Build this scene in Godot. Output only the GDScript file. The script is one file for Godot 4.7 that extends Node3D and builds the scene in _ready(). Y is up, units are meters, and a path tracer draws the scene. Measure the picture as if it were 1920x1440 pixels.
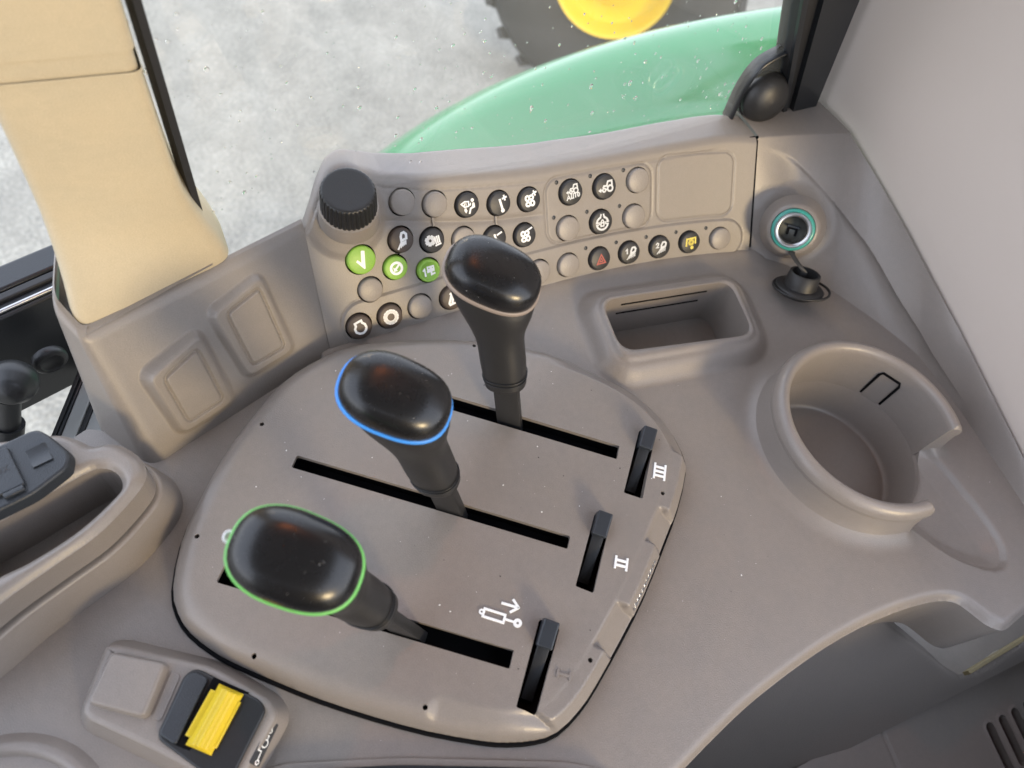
extends Node3D
# Right-hand console of a tractor cab: lengths in this file are millimetres, turned to metres by V().
# x runs to the rear of the machine, y up, -z to the outside of the cab.

class MB:
	var v := PackedVector3Array()
	var n := PackedVector3Array()
	var i := PackedInt32Array()
	func add(p: Vector3, q: Vector3) -> int:
		v.append(p * 0.001); n.append(q); return v.size() - 1
	func tri(a: int, b: int, c: int) -> void:
		var f := (v[c] - v[a]).cross(v[b] - v[a])
		if f.dot(n[a] + n[b] + n[c]) >= 0.0:
			i.append(a); i.append(b); i.append(c)
		else:
			i.append(a); i.append(c); i.append(b)
	func quad(a: int, b: int, c: int, d: int) -> void:
		tri(a, b, c); tri(a, c, d)
	func flat(a: Vector3, b: Vector3, c: Vector3, q: Vector3) -> void:
		var k := add(a, q); add(b, q); add(c, q); tri(k, k + 1, k + 2)
	func mesh() -> ArrayMesh:
		var arr := []
		arr.resize(Mesh.ARRAY_MAX)
		arr[Mesh.ARRAY_VERTEX] = v; arr[Mesh.ARRAY_NORMAL] = n; arr[Mesh.ARRAY_INDEX] = i
		var m := ArrayMesh.new()
		m.add_surface_from_arrays(Mesh.PRIMITIVE_TRIANGLES, arr)
		return m

var M := {}
var taken := {}

func V(x: float, y: float, z: float) -> Vector3: return Vector3(x, y, z) * 0.001

# ---------- scene tree helpers ----------
func numbered(called: String) -> String:
	taken[called] = taken.get(called, -1) + 1
	return called if taken[called] == 0 else "%s_%03d" % [called, taken[called]]

func thing(called: String, label: String, category: String, at := Vector3.ZERO, group := "") -> Node3D:
	var o := Node3D.new()
	o.name = numbered(called); add_child(o)
	o.position = at * 0.001
	tag(o, label, category, group)
	return o

func tag(o: Node, label: String, category: String, group := "") -> void:
	o.set_meta("label", label); o.set_meta("category", category)
	if group != "": o.set_meta("group", group)

func part(called: String, mb: MB, m: Material, parent: Node, label := "") -> MeshInstance3D:
	return put(called, mb.mesh(), m, parent, label)

func put(called: String, mesh: Mesh, m: Material, parent: Node, label := "") -> MeshInstance3D:
	var o := MeshInstance3D.new()
	o.mesh = mesh; o.material_override = m
	o.name = numbered(called) if parent == self else called
	if parent != self:                       # shapes are given in scene axes: undo the place of a moved thing
		var q: Node = parent
		var off := Vector3.ZERO
		while q != self:
			off += (q as Node3D).position; q = q.get_parent()
		o.position = -off
	parent.add_child(o, true)
	if label != "": o.set_meta("label", label)
	return o

# ---------- geometry helpers ----------
func sd_poly(p: Vector2, a: PackedVector2Array) -> float:
	var d := INF
	var s := 1.0
	var k := a.size() - 1
	var b := a[k]
	for c in a:
		var e := b - c
		var w := p - c
		var t := clampf(w.dot(e) / e.length_squared(), 0.0, 1.0)
		d = minf(d, (w - e * t).length_squared())
		var c1 := p.y >= c.y
		var c2 := p.y < b.y
		var c3 := e.x * w.y > e.y * w.x
		if (c1 and c2 and c3) or (not c1 and not c2 and not c3): s = -s
		b = c
	return s * sqrt(d)

func d_line(p: Vector2, a: PackedVector2Array) -> float:
	var d := INF
	for k in a.size() - 1:
		var e := a[k + 1] - a[k]
		var w := p - a[k]
		d = minf(d, (w - e * clampf(w.dot(e) / e.length_squared(), 0.0, 1.0)).length_squared())
	return sqrt(d)

func sd_box(p: Vector2, c: Vector2, half: Vector2, r: float) -> float:
	var q := (p - c).abs() - half + Vector2(r, r)
	return Vector2(maxf(q.x, 0), maxf(q.y, 0)).length() + minf(maxf(q.x, q.y), 0.0) - r

func ss(a: float, b: float, x: float) -> float: return smoothstep(a, b, x)

func pv(a: Array) -> PackedVector2Array:
	var r := PackedVector2Array()
	for k in range(0, a.size(), 2): r.append(Vector2(a[k], a[k + 1]))
	return r

func spline(a: PackedVector2Array, closed: bool, per: int) -> PackedVector2Array:
	var r := PackedVector2Array()
	var n := a.size()
	for k in (n if closed else n - 1):
		var p0 := a[(k - 1 + n) % n] if closed or k > 0 else a[k] * 2 - a[k + 1]
		var p3 := a[(k + 2) % n] if closed or k + 2 < n else a[k + 1] * 2 - a[k]
		for j in per: r.append(a[k].cubic_interpolate(a[(k + 1) % n], p0, p3, float(j) / per))
	if not closed: r.append(a[n - 1])
	return r

func rounded(a: PackedVector2Array, rad: float, per := 5) -> PackedVector2Array:
	var r := PackedVector2Array()
	var n := a.size()
	for k in n:
		var p := a[k]
		var u := a[(k - 1 + n) % n] - p
		var w := a[(k + 1) % n] - p
		var t := minf(rad, minf(u.length(), w.length()) * 0.48)
		var s := p + u.normalized() * t
		var e := p + w.normalized() * t
		for j in per + 1:
			var q := float(j) / per
			r.append(s.lerp(p, q).lerp(p.lerp(e, q), q))
	return r

func inset(a: PackedVector2Array, d: float) -> PackedVector2Array:   # d > 0 shrinks
	var r := PackedVector2Array()
	var n := a.size()
	var sgn := -1.0 if Geometry2D.is_polygon_clockwise(a) else 1.0
	for k in n:
		var u := (a[k] - a[(k - 1 + n) % n]).normalized()
		var w := (a[(k + 1) % n] - a[k]).normalized()
		var m := (Vector2(-u.y, u.x) + Vector2(-w.y, w.x))
		m = m / maxf(m.length_squared() * 0.5, 0.35)
		r.append(a[k] + m * d * sgn)
	return r

# flips a whole shell so that the normal of vertex k looks along way
func orient_by(mb: MB, k: int, way: Vector3) -> void:
	if mb.n[k].dot(way) < 0.0:
		for q in mb.n.size(): mb.n[q] = -mb.n[q]
	var idx := mb.i
	mb.i = PackedInt32Array()
	for q in range(0, idx.size(), 3): mb.tri(idx[q], idx[q + 1], idx[q + 2])

# rows of points, normals from neighbours; closed joins the ends of each row
func grid(mb: MB, rows: Array, closed: bool, outward: Vector3 = Vector3.INF) -> void:
	var nr := rows.size()
	var nc: int = rows[0].size()
	var base := mb.v.size()
	for r in nr:
		for c in nc:
			var l: Vector3 = rows[r][(c - 1 + nc) % nc] if closed or c > 0 else rows[r][c]
			var g: Vector3 = rows[r][(c + 1) % nc] if closed or c < nc - 1 else rows[r][c]
			var d: Vector3 = rows[maxi(r - 1, 0)][c]
			var u: Vector3 = rows[mini(r + 1, nr - 1)][c]
			var q := (g - l).cross(u - d)
			if q.length_squared() < 1e-12:
				q = (g - l).cross((rows[mini(r + 1, nr - 1)][(c + 1) % nc] as Vector3) - (rows[maxi(r - 1, 0)][(c + 1) % nc] as Vector3))
			q = q.normalized()
			if outward != Vector3.INF and q.dot((rows[r][c] as Vector3) - outward) < 0.0: q = -q
			mb.add(rows[r][c], q)
	for r in nr - 1:
		for c in (nc if closed else nc - 1):
			var c2 := (c + 1) % nc
			mb.quad(base + r * nc + c, base + r * nc + c2, base + (r + 1) * nc + c2, base + (r + 1) * nc + c)

func ring_at(poly: PackedVector2Array, y: float, xf := Transform3D.IDENTITY) -> PackedVector3Array:
	var r := PackedVector3Array()
	for p in poly: r.append(xf * Vector3(p.x, y, p.y))
	return r

func cap(mb: MB, poly: PackedVector2Array, y: float, up: Vector3, xf := Transform3D.IDENTITY) -> void:
	var t := Geometry2D.triangulate_polygon(poly)
	var b := mb.v.size()
	for p in poly: mb.add(xf * Vector3(p.x, y, p.y), (xf.basis * up).normalized())
	if t.is_empty():                                      # crossing outline: fan from the middle
		var c := Vector2.ZERO
		for p in poly: c += p / poly.size()
		var m := mb.add(xf * Vector3(c.x, y, c.y), (xf.basis * up).normalized())
		for k in poly.size(): mb.tri(m, b + k, b + (k + 1) % poly.size())
	for k in range(0, t.size(), 3): mb.tri(b + t[k], b + t[k + 1], b + t[k + 2])

# side wall from polygon a at ya to polygon b at yb; crisp corners are split
func band(mb: MB, a: PackedVector2Array, ya: float, b: PackedVector2Array, yb: float, xf := Transform3D.IDENTITY) -> void:
	var n := a.size()
	var sgn := -1.0 if Geometry2D.is_polygon_clockwise(a) else 1.0
	var fn := PackedVector3Array()
	for k in n:
		var k2 := (k + 1) % n
		var e := Vector3(a[k2].x - a[k].x, 0, a[k2].y - a[k].y)
		var w := Vector3(b[k].x - a[k].x, yb - ya, b[k].y - a[k].y)
		var q := e.cross(w).normalized()
		var outw := Vector3(e.z, 0, -e.x) * sgn
		if absf(yb - ya) > 1e-4:
			if q.dot(outw) < 0.0: q = -q
		elif q.y < 0: q = -q
		fn.append(q)
	for k in n:
		var k2 := (k + 1) % n
		var q := fn[k]
		var q0 := fn[(k - 1 + n) % n]
		var q1 := fn[k2]
		var s := (q + q0).normalized() if q.dot(q0) > 0.72 else q
		var t := (q + q1).normalized() if q.dot(q1) > 0.72 else q
		s = (xf.basis * s).normalized(); t = (xf.basis * t).normalized()
		var i0 := mb.add(xf * Vector3(a[k].x, ya, a[k].y), s)
		mb.add(xf * Vector3(a[k2].x, ya, a[k2].y), t)
		mb.add(xf * Vector3(b[k2].x, yb, b[k2].y), t)
		mb.add(xf * Vector3(b[k].x, yb, b[k].y), s)
		mb.quad(i0, i0 + 1, i0 + 2, i0 + 3)

# upright solid over a polygon with a rounded upper edge
func prism(mb: MB, poly: PackedVector2Array, y0: float, y1: float, bev := 0.0, xf := Transform3D.IDENTITY, foot := 0.0, floor_too := false) -> void:
	var base := inset(poly, -foot) if foot != 0.0 else poly
	if floor_too: cap(mb, base, y0, Vector3.DOWN, xf)
	if bev <= 0.0:
		band(mb, base, y0, poly, y1, xf)
		cap(mb, poly, y1, Vector3.UP, xf)
		return
	var rows := [ring_at(base, y0, xf), ring_at(poly, lerpf(y0, y1 - bev, 0.5), xf)] if foot != 0.0 else [ring_at(base, y0, xf)]
	band(mb, base, y0, poly, y1 - bev, xf)
	rows.clear()
	var steps := 4
	var prev := poly
	var py := y1 - bev
	var inner := poly
	var cen := Vector2.ZERO
	for p in poly: cen += p / poly.size()
	var all := [poly]
	var ys := [py]
	for k in range(1, steps + 1):
		var t := PI / 2 * k / steps
		inner = inset(poly, bev * (1.0 - cos(t)))
		all.append(inner); ys.append(y1 - bev + bev * sin(t))
	var R := []
	for k in all.size(): R.append(ring_at(all[k], ys[k], xf))
	smooth_bands(mb, R, xf * Vector3(cen.x, y0 - 3.0 * (y1 - y0) - 20.0, cen.y))
	cap(mb, inner, y1, Vector3.UP, xf)

func smooth_bands(mb: MB, R: Array, inside: Vector3) -> void:
	grid(mb, R, true, inside)

# solid of revolution round local y: profile of (radius, height); creases over 50 degrees stay crisp
func lathe(mb: MB, xf: Transform3D, prof: Array, seg := 32, a0 := 0.0, a1 := TAU, sx := 1.0, sz := 1.0) -> void:
	var np := prof.size() / 2
	var full := a1 - a0 > TAU - 0.001
	var fn := []
	for k in np - 1:
		var d := Vector2(prof[2 * k + 2] - prof[2 * k], prof[2 * k + 3] - prof[2 * k + 1]).normalized()
		fn.append(Vector2(d.y, -d.x))
	for k in np - 1:
		var q: Vector2 = fn[k]
		var na: Vector2 = (q + fn[k - 1]).normalized() if k > 0 and q.dot(fn[k - 1]) > 0.6 else q
		var nb: Vector2 = (q + fn[k + 1]).normalized() if k < np - 2 and q.dot(fn[k + 1]) > 0.6 else q
		var b := mb.v.size()
		for j in seg + 1:
			var t := lerpf(a0, a1, float(j) / seg)
			var c := cos(t) * sx
			var s := sin(t) * sz
			mb.add(xf * Vector3(prof[2 * k] * c, prof[2 * k + 1], prof[2 * k] * s), (xf.basis * Vector3(na.x * c, na.y, na.x * s)).normalized())
			mb.add(xf * Vector3(prof[2 * k + 2] * c, prof[2 * k + 3], prof[2 * k + 2] * s), (xf.basis * Vector3(nb.x * c, nb.y, nb.x * s)).normalized())
		for j in seg: mb.quad(b + 2 * j, b + 2 * j + 1, b + 2 * j + 3, b + 2 * j + 2)

func tube(mb: MB, pts: Array, r: float, seg := 10, ends := true) -> void:
	var rows := []
	var side := Vector3.ZERO
	for k in pts.size():
		var d: Vector3 = ((pts[mini(k + 1, pts.size() - 1)] as Vector3) - (pts[maxi(k - 1, 0)] as Vector3)).normalized()
		if side == Vector3.ZERO: side = d.cross(Vector3.UP if absf(d.y) < 0.9 else Vector3.RIGHT).normalized()
		side = (side - d * side.dot(d)).normalized()
		var w := d.cross(side)
		var row := PackedVector3Array()
		for j in seg: row.append((pts[k] as Vector3) + (side * cos(TAU * j / seg) + w * sin(TAU * j / seg)) * r)
		rows.append(row)
	for k in rows.size() - 1:
		grid(mb, [rows[k], rows[k + 1]], true, ((pts[k] as Vector3) + (pts[k + 1] as Vector3)) * 0.5)
	if ends:
		for e in [0, rows.size() - 1]:
			var q: Vector3 = ((pts[0] as Vector3) - (pts[1] as Vector3)).normalized() if e == 0 else ((pts[-1] as Vector3) - (pts[-2] as Vector3)).normalized()
			var c := mb.add(pts[e], q)
			for j in seg: mb.add(rows[e][j], q)
			for j in seg: mb.tri(c, c + 1 + j, c + 1 + (j + 1) % seg)

func box(mb: MB, lo: Vector3, hi: Vector3, bev := 0.0, xf := Transform3D.IDENTITY) -> void:
	prism(mb, PackedVector2Array([Vector2(lo.x, lo.z), Vector2(hi.x, lo.z), Vector2(hi.x, hi.z), Vector2(lo.x, hi.z)]), lo.y, hi.y, bev, xf, 0.0, true)

# A sheet over (u, v): place(u, v) -> Vector3; mask(u, v) < 0 is kept and its outline is cut exactly; depth(u, v) is how far a rim turns down along drop.
func sheet(mb: MB, u0: float, u1: float, v0: float, v1: float, step: float, place: Callable, mask, up: Vector3, drop := Vector3.ZERO, depth = null, stepv := 0.0) -> void:
	if stepv <= 0.0: stepv = step
	var nu := maxi(2, int(ceil((u1 - u0) / step)) + 1)
	var nv := maxi(2, int(ceil((v1 - v0) / stepv)) + 1)
	var du := (u1 - u0) / (nu - 1)
	var dv := (v1 - v0) / (nv - 1)
	var pos := PackedVector3Array(); pos.resize(nu * nv)
	var msk := PackedFloat32Array(); msk.resize(nu * nv)
	var use_mask := mask != null
	for b in nv:
		for a in nu:
			var m: float = mask.call(u0 + a * du, v0 + b * dv) if use_mask else -1.0
			msk[b * nu + a] = m
			if m < 3.0 * maxf(du, dv): pos[b * nu + a] = place.call(u0 + a * du, v0 + b * dv)
	var nor := PackedVector3Array(); nor.resize(nu * nv)
	var id := PackedInt32Array(); id.resize(nu * nv); id.fill(-1)
	for b in nv:
		for a in nu:
			var k := b * nu + a
			if msk[k] > 3.0 * maxf(du, dv): continue
			var al := k - 1 if a > 0 and msk[k - 1] < 3.0 * maxf(du, dv) else k
			var ar := k + 1 if a < nu - 1 and msk[k + 1] < 3.0 * maxf(du, dv) else k
			var bl := k - nu if b > 0 and msk[k - nu] < 3.0 * maxf(du, dv) else k
			var br := k + nu if b < nv - 1 and msk[k + nu] < 3.0 * maxf(du, dv) else k
			var q := (pos[ar] - pos[al]).cross(pos[br] - pos[bl]).normalized()
			nor[k] = -q if q.dot(up) < 0 else q
			if msk[k] <= 0.0: id[k] = mb.add(pos[k], nor[k])
	var cut := {}
	for b in nv - 1:
		for a in nu - 1:
			var ks := [b * nu + a, b * nu + a + 1, (b + 1) * nu + a + 1, (b + 1) * nu + a]
			var inside := 0
			for k in ks: if msk[k] <= 0.0: inside += 1
			if inside == 0: continue
			if inside == 4:
				mb.quad(id[ks[0]], id[ks[1]], id[ks[2]], id[ks[3]]); continue
			var poly := PackedInt32Array()
			var cross := PackedInt32Array()
			for e in 4:
				var k: int = ks[e]
				var k2: int = ks[(e + 1) % 4]
				if msk[k] <= 0.0: poly.append(id[k])
				if (msk[k] <= 0.0) != (msk[k2] <= 0.0):
					var key := Vector2i(mini(k, k2), maxi(k, k2))
					if not cut.has(key):
						var t := msk[key.x] / (msk[key.x] - msk[key.y])
						var ua := u0 + (key.x % nu) * du
						var va := v0 + (key.x / nu) * dv
						var ub := u0 + (key.y % nu) * du
						var vb := v0 + (key.y / nu) * dv
						var uu := lerpf(ua, ub, t)
						var vv := lerpf(va, vb, t)
						var p: Vector3 = place.call(uu, vv)
						var q: Vector3 = nor[key.x].lerp(nor[key.y], t).normalized()
						cut[key] = [mb.add(p, q), p, uu, vv]
					poly.append(cut[key][0]); cross.append(cut[key][0])
					if cross.size() % 2 == 1: cross[cross.size() - 1] = cut[key][0]
			for j in range(1, poly.size() - 1): mb.tri(poly[0], poly[j], poly[j + 1])
			if drop != Vector3.ZERO and cross.size() == 2:
				var pa := mb.v[cross[0]] * 1000.0
				var pb := mb.v[cross[1]] * 1000.0
				var cu := u0 + (a + 0.5) * du
				var cv := v0 + (b + 0.5) * dv
				var dd: float = depth.call(cu, cv) if depth != null else 10.0
				# outward side of the rim: towards the masked corner
				var off := Vector3.ZERO
				for k in ks: if msk[k] > 0.0: off += pos[k] if pos[k] != Vector3.ZERO else (pa + pb) * 0.5
				off = off / maxf(1.0, 4.0 - inside) - (pa + pb) * 0.5
				var wq := (pb - pa).cross(drop).normalized()
				if wq.dot(off) < 0.0: wq = -wq
				var i0 := mb.add(pa, wq)
				mb.add(pb, wq); mb.add(pb + drop * dd, wq); mb.add(pa + drop * dd, wq)
				mb.quad(i0, i0 + 1, i0 + 2, i0 + 3)

# flat printed strokes on a face: items are [half width, closed, x, y, x, y, ...] in units of r; z lifts each by a hair
func strokes(mb: MB, xf: Transform3D, items: Array, r: float, lift: float) -> void:
	var up := xf.basis.y.normalized()
	var z := lift
	for it in items:
		z += 0.012
		if it[1] is String:                                   # filled polygon
			var q := PackedVector2Array()
			for k in range(2, it.size(), 2): q.append(Vector2(it[k], -it[k + 1]) * r)
			cap(mb, q, z, Vector3.UP, xf)
			continue
		var hw: float = it[0] * r
		var p := PackedVector2Array()
		for k in range(2, it.size(), 2): p.append(Vector2(it[k], -it[k + 1]) * r)
		var n := p.size()
		var closed: bool = it[1]
		if not closed:                                        # square ends
			p[0] += (p[0] - p[1]).normalized() * hw * 0.8
			p[n - 1] += (p[n - 1] - p[n - 2]).normalized() * hw * 0.8
		var b := mb.v.size()
		for k in n:
			var d0 := (p[k] - p[(k - 1 + n) % n]).normalized() if closed or k > 0 else (p[1] - p[0]).normalized()
			var d1 := (p[(k + 1) % n] - p[k]).normalized() if closed or k < n - 1 else d0
			var m := Vector2(-d0.y - d1.y, d0.x + d1.x)
			m = m / maxf(m.length_squared() * 0.5, 0.5)
			mb.add(xf * Vector3(p[k].x + m.x * hw, z, p[k].y + m.y * hw), up)
			mb.add(xf * Vector3(p[k].x - m.x * hw, z, p[k].y - m.y * hw), up)
		for k in (n if closed else n - 1):
			var k2 := (k + 1) % n
			mb.quad(b + 2 * k, b + 2 * k + 1, b + 2 * k2 + 1, b + 2 * k2)

func arc(w: float, cx: float, cy: float, rx: float, ry: float, d0: float, d1: float, n := 18) -> Array:
	var full := absf(d1 - d0) > 359.0
	var r := [w, full]
	for k in (n if full else n + 1):
		var t := deg_to_rad(lerpf(d0, d1, float(k) / n))
		r.append(cx + rx * cos(t)); r.append(cy + ry * sin(t))
	return r

func gear(w: float, cx: float, cy: float, ro: float, ri: float, teeth: int) -> Array:
	var r := [w, true]
	for k in teeth * 4:
		var t := TAU * (k - 0.5) / (teeth * 4)
		var q := ro if k % 4 < 2 else ri
		r.append(cx + q * cos(t)); r.append(cy + q * sin(t))
	return r

func disc(cx: float, cy: float, rad: float, n := 16) -> Array:
	var r := [0.0, "fill"]
	for k in n:
		r.append(cx + rad * cos(TAU * k / n)); r.append(cy + rad * sin(TAU * k / n))
	return r

func frame(at: Vector3, up: Vector3, right: Vector3) -> Transform3D:
	var y := up.normalized()
	var x := (right - y * right.dot(y)).normalized()
	return Transform3D(Basis(x, y, x.cross(y)), at)

# ---------- materials ----------
func noise_image(size: int, freq: float, seed_: int, octaves := 3) -> Image:
	var f := FastNoiseLite.new()
	f.seed = seed_; f.frequency = freq; f.fractal_octaves = octaves
	f.noise_type = FastNoiseLite.TYPE_SIMPLEX_SMOOTH
	return f.get_seamless_image(size, size)

func lin(r: float, g: float, b: float) -> Color: return Color(r, g, b).linear_to_srgb()

func plain(c: Color, rough: float, metal := 0.0, spec := 0.5) -> StandardMaterial3D:
	var m := StandardMaterial3D.new()
	m.albedo_color = c; m.roughness = rough; m.metallic = metal; m.metallic_specular = spec
	return m

func grained(c: Color, rough: float, scale: float, nrm: Texture2D, amount: float, alb: Texture2D = null, rgh: Texture2D = null, spec := 0.5) -> StandardMaterial3D:
	var m := plain(c, rough, 0.0, spec)
	m.uv1_triplanar = true; m.uv1_world_triplanar = true
	m.uv1_scale = Vector3(scale, scale, scale)
	if nrm:
		m.normal_enabled = true; m.normal_texture = nrm; m.normal_scale = amount
	if alb: m.albedo_texture = alb
	if rgh: m.roughness_texture = rgh
	return m

func materials() -> void:
	# moulded grain: fine pebble, with faint handling smudges in the colour
	var grain := noise_image(1024, 0.16, 11, 2)
	var nrm := grain.duplicate()
	nrm.bump_map_to_normal_map(3.0)
	nrm.generate_mipmaps()
	var NT := ImageTexture.create_from_image(nrm)
	var wide := noise_image(1024, 0.006, 5, 4)
	var fine := noise_image(1024, 0.25, 8, 2)
	var mid := noise_image(1024, 0.03, 21, 3)
	var alb := Image.create(1024, 1024, false, Image.FORMAT_RGB8)
	var rough := Image.create(1024, 1024, false, Image.FORMAT_RGB8)
	var con := Image.create(1024, 1024, false, Image.FORMAT_RGB8)
	for y in 1024:
		for x in 1024:
			var w := wide.get_pixel(x, y).r
			var q := mid.get_pixel(x, y).r
			var g := fine.get_pixel(x, y).r
			var t := 0.91 + 0.03 * (w - 0.5) + 0.03 * (q - 0.5) + 0.13 * (g - 0.5)
			alb.set_pixel(x, y, Color(t, t * (1.0 - 0.008 * (w - 0.5)), t * (1.0 - 0.02 * (w - 0.5))))
			var s := clampf(0.90 + 0.14 * (w - 0.5) + 0.12 * (q - 0.5), 0, 1)
			rough.set_pixel(x, y, Color(s, s, s))
			var k := clampf(0.82 + 0.13 * (w - 0.5) + 0.12 * (q - 0.5) + 0.34 * (g - 0.5), 0, 1)
			con.set_pixel(x, y, Color(k, k, k * 0.985))
	for im in [alb, rough, con]: im.generate_mipmaps()
	var AT := ImageTexture.create_from_image(alb)
	var RT := ImageTexture.create_from_image(rough)
	var CT := ImageTexture.create_from_image(con)
	M.taupe = grained(lin(0.285, 0.252, 0.228), 0.40, 7.0, NT, 0.22, AT, RT)
	M.cover = grained(lin(0.268, 0.238, 0.216), 0.39, 7.0, NT, 0.20, AT, RT)
	M.panel = grained(lin(0.285, 0.256, 0.232), 0.45, 7.0, NT, 0.18, AT, RT)
	M.button = grained(lin(0.330, 0.298, 0.272), 0.42, 6.0, NT, 0.22, AT)
	M.pillar = grained(lin(0.57, 0.485, 0.335), 0.6, 7.0, NT, 0.18, AT)
	M.wall = grained(lin(0.58, 0.51, 0.455), 0.7, 11.0, NT, 0.30)
	M.black = grained(lin(0.012, 0.013, 0.015), 0.42, 8.0, NT, 0.15)
	M.rubber = grained(lin(0.022, 0.022, 0.023), 0.48, 9.0, NT, 0.20, AT, RT)
	M.knob = grained(lin(0.011, 0.011, 0.012), 0.30, 7.0, NT, 0.04, AT, RT, 0.5)
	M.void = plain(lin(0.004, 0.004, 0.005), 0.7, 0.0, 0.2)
	M.darkgrey = grained(lin(0.030, 0.030, 0.033), 0.45, 8.0, NT, 0.25, AT)
	M.bluegrey = grained(lin(0.032, 0.038, 0.047), 0.48, 8.0, NT, 0.30, AT, RT)
	M.slider = grained(lin(0.024, 0.029, 0.037), 0.38, 8.0, NT, 0.15)
	M.brown = grained(lin(0.085, 0.062, 0.050), 0.45, 6.0, NT, 0.15, AT)
	M.green = grained(lin(0.29, 0.56, 0.075), 0.42, 6.0, NT, 0.12, AT)
	M.white = plain(lin(0.85, 0.86, 0.86), 0.5)
	M.greyprint = plain(lin(0.62, 0.64, 0.66), 0.5)
	M.yellowprint = plain(lin(0.72, 0.60, 0.10), 0.5)
	M.redprint = plain(lin(0.42, 0.085, 0.065), 0.5)
	M.yellow = grained(lin(0.80, 0.58, 0.02), 0.45, 8.0, NT, 0.15, AT)
	M.ring_blue = plain(lin(0.05, 0.27, 0.78), 0.4)
	M.ring_green = plain(lin(0.16, 0.52, 0.13), 0.42)
	M.ring_brown = plain(lin(0.27, 0.222, 0.19), 0.42)
	M.chrome = grained(lin(0.55, 0.56, 0.57), 0.32, 8.0, NT, 0.10)
	M.chrome.metallic = 1.0
	M.socket = plain(lin(0.075, 0.08, 0.075), 0.5)
	M.teal = plain(lin(0.05, 0.30, 0.25), 0.28)
	M.strap = plain(lin(0.02, 0.02, 0.021), 0.5)
	M.concrete = grained(lin(0.385, 0.368, 0.325), 0.8, 0.26, NT, 0.25, CT)
	M.paint = plain(lin(0.035, 0.26, 0.095), 0.16); M.paint.clearcoat_enabled = true; M.paint.clearcoat = 0.8; M.paint.clearcoat_roughness = 0.12
	M.tyre = grained(lin(0.022, 0.022, 0.023), 0.8, 4.0, NT, 0.6, AT)
	M.rim = plain(lin(0.72, 0.50, 0.02), 0.4)
	M.roof = grained(lin(0.13, 0.125, 0.12), 0.85, 4.0, NT, 0.5)
	M.lamp = plain(lin(0.9, 0.5, 0.25), 0.4); M.lamp.emission_enabled = true; M.lamp.emission = Color(1.0, 0.55, 0.25); M.lamp.emission_energy_multiplier = 75.0
	M.seal = grained(lin(0.014, 0.014, 0.015), 0.6, 9.0, NT, 0.2)
	M.frame = grained(lin(0.016, 0.018, 0.021), 0.34, 6.0, NT, 0.12, AT, RT)
	M.dust = plain(lin(0.75, 0.74, 0.72), 0.9)
	M.dirt = plain(lin(0.05, 0.045, 0.04), 0.9)
	M.strip = grained(lin(0.24, 0.19, 0.10), 0.6, 8.0, NT, 0.3, AT)
	var glass := StandardMaterial3D.new()
	glass.transparency = BaseMaterial3D.TRANSPARENCY_ALPHA
	glass.albedo_color = Color(0.86, 0.90, 0.90, 0.05); glass.roughness = 0.02
	M.glass = glass
	var drop := StandardMaterial3D.new()
	drop.albedo_color = Color(1, 1, 1, 0.1); drop.roughness = 0.0
	drop.transparency = BaseMaterial3D.TRANSPARENCY_ALPHA
	drop.refraction_enabled = true; drop.refraction_scale = 0.033
	M.water = drop

# ---------- the control panel's surface: a shallow arc in plan, leaning back ----------
const PA := Vector2(0.8032, -0.5957)      # along the panel (x, z)
const PH := Vector2(0.5957, 0.8032)       # towards the driver
const LEAN := 0.58469                     # 33.5 degrees
const PLEN := 291.6

func pdev(s: float) -> float: return -(2.7106e-4 + 1.6689e-6 * s) * s * (PLEN - s)

func ppt(s: float, t: float, off := 0.0) -> Vector3:
	var q := Vector2(-102.1, 14.9) + PA * s + PH * (pdev(s) - sin(LEAN) * t + cos(LEAN) * off)
	return Vector3(q.x, t * cos(LEAN) + off * sin(LEAN), q.y)

func pframe(s: float, t: float, off := 0.0) -> Transform3D:
	var q := PA + PH * (pdev(s + 0.5) - pdev(s - 0.5))
	var h := Vector2(-q.y, q.x).normalized()
	return frame(ppt(s, t, off), Vector3(h.x * cos(LEAN), sin(LEAN), h.y * cos(LEAN)), Vector3(q.x, 0, q.y))

func curve(xs: Array, x: float) -> float:      # xs = [x0, y0, x1, y1, ...], smooth through the points
	var n := xs.size() / 2
	if x <= xs[0]: return xs[1]
	if x >= xs[2 * n - 2]: return xs[2 * n - 1]
	for k in n - 1:
		if x <= xs[2 * k + 2]:
			var t: float = (x - xs[2 * k]) / (xs[2 * k + 2] - xs[2 * k])
			var y0: float = xs[2 * k + 1]
			var y1: float = xs[2 * k + 3]
			var m0: float = 0.5 * (y1 - xs[maxi(2 * k - 1, 1)])
			var m1: float = 0.5 * (xs[mini(2 * k + 5, 2 * n - 1)] - y0)
			return y0 + t * (m0 + t * (3 * (y1 - y0) - 2 * m0 - m1 + t * (2 * (y0 - y1) + m0 + m1)))
	return 0.0

const CREST := [-3.0, 66.0, 0.0, 68.5, 6.0, 78.0, 12.0, 88.0, 19.0, 95.0, 27.0, 96.5, 36.0, 92.5, 46.0, 87.5, 68.0, 81.4, 101.0, 76.0, 135.0, 72.2, 157.0, 71.5, 196.0, 71.5, 246.0, 74.5, 268.0, 76.3, 277.0, 76.5, 292.0, 75.8]
const LEDGE := [-3.0, 1.5, 8.0, 1.0, 20.0, 5.0, 45.0, 12.0, 100.0, 17.0, 200.0, 16.0, 268.0, 17.0, 292.0, 17.0]

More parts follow.
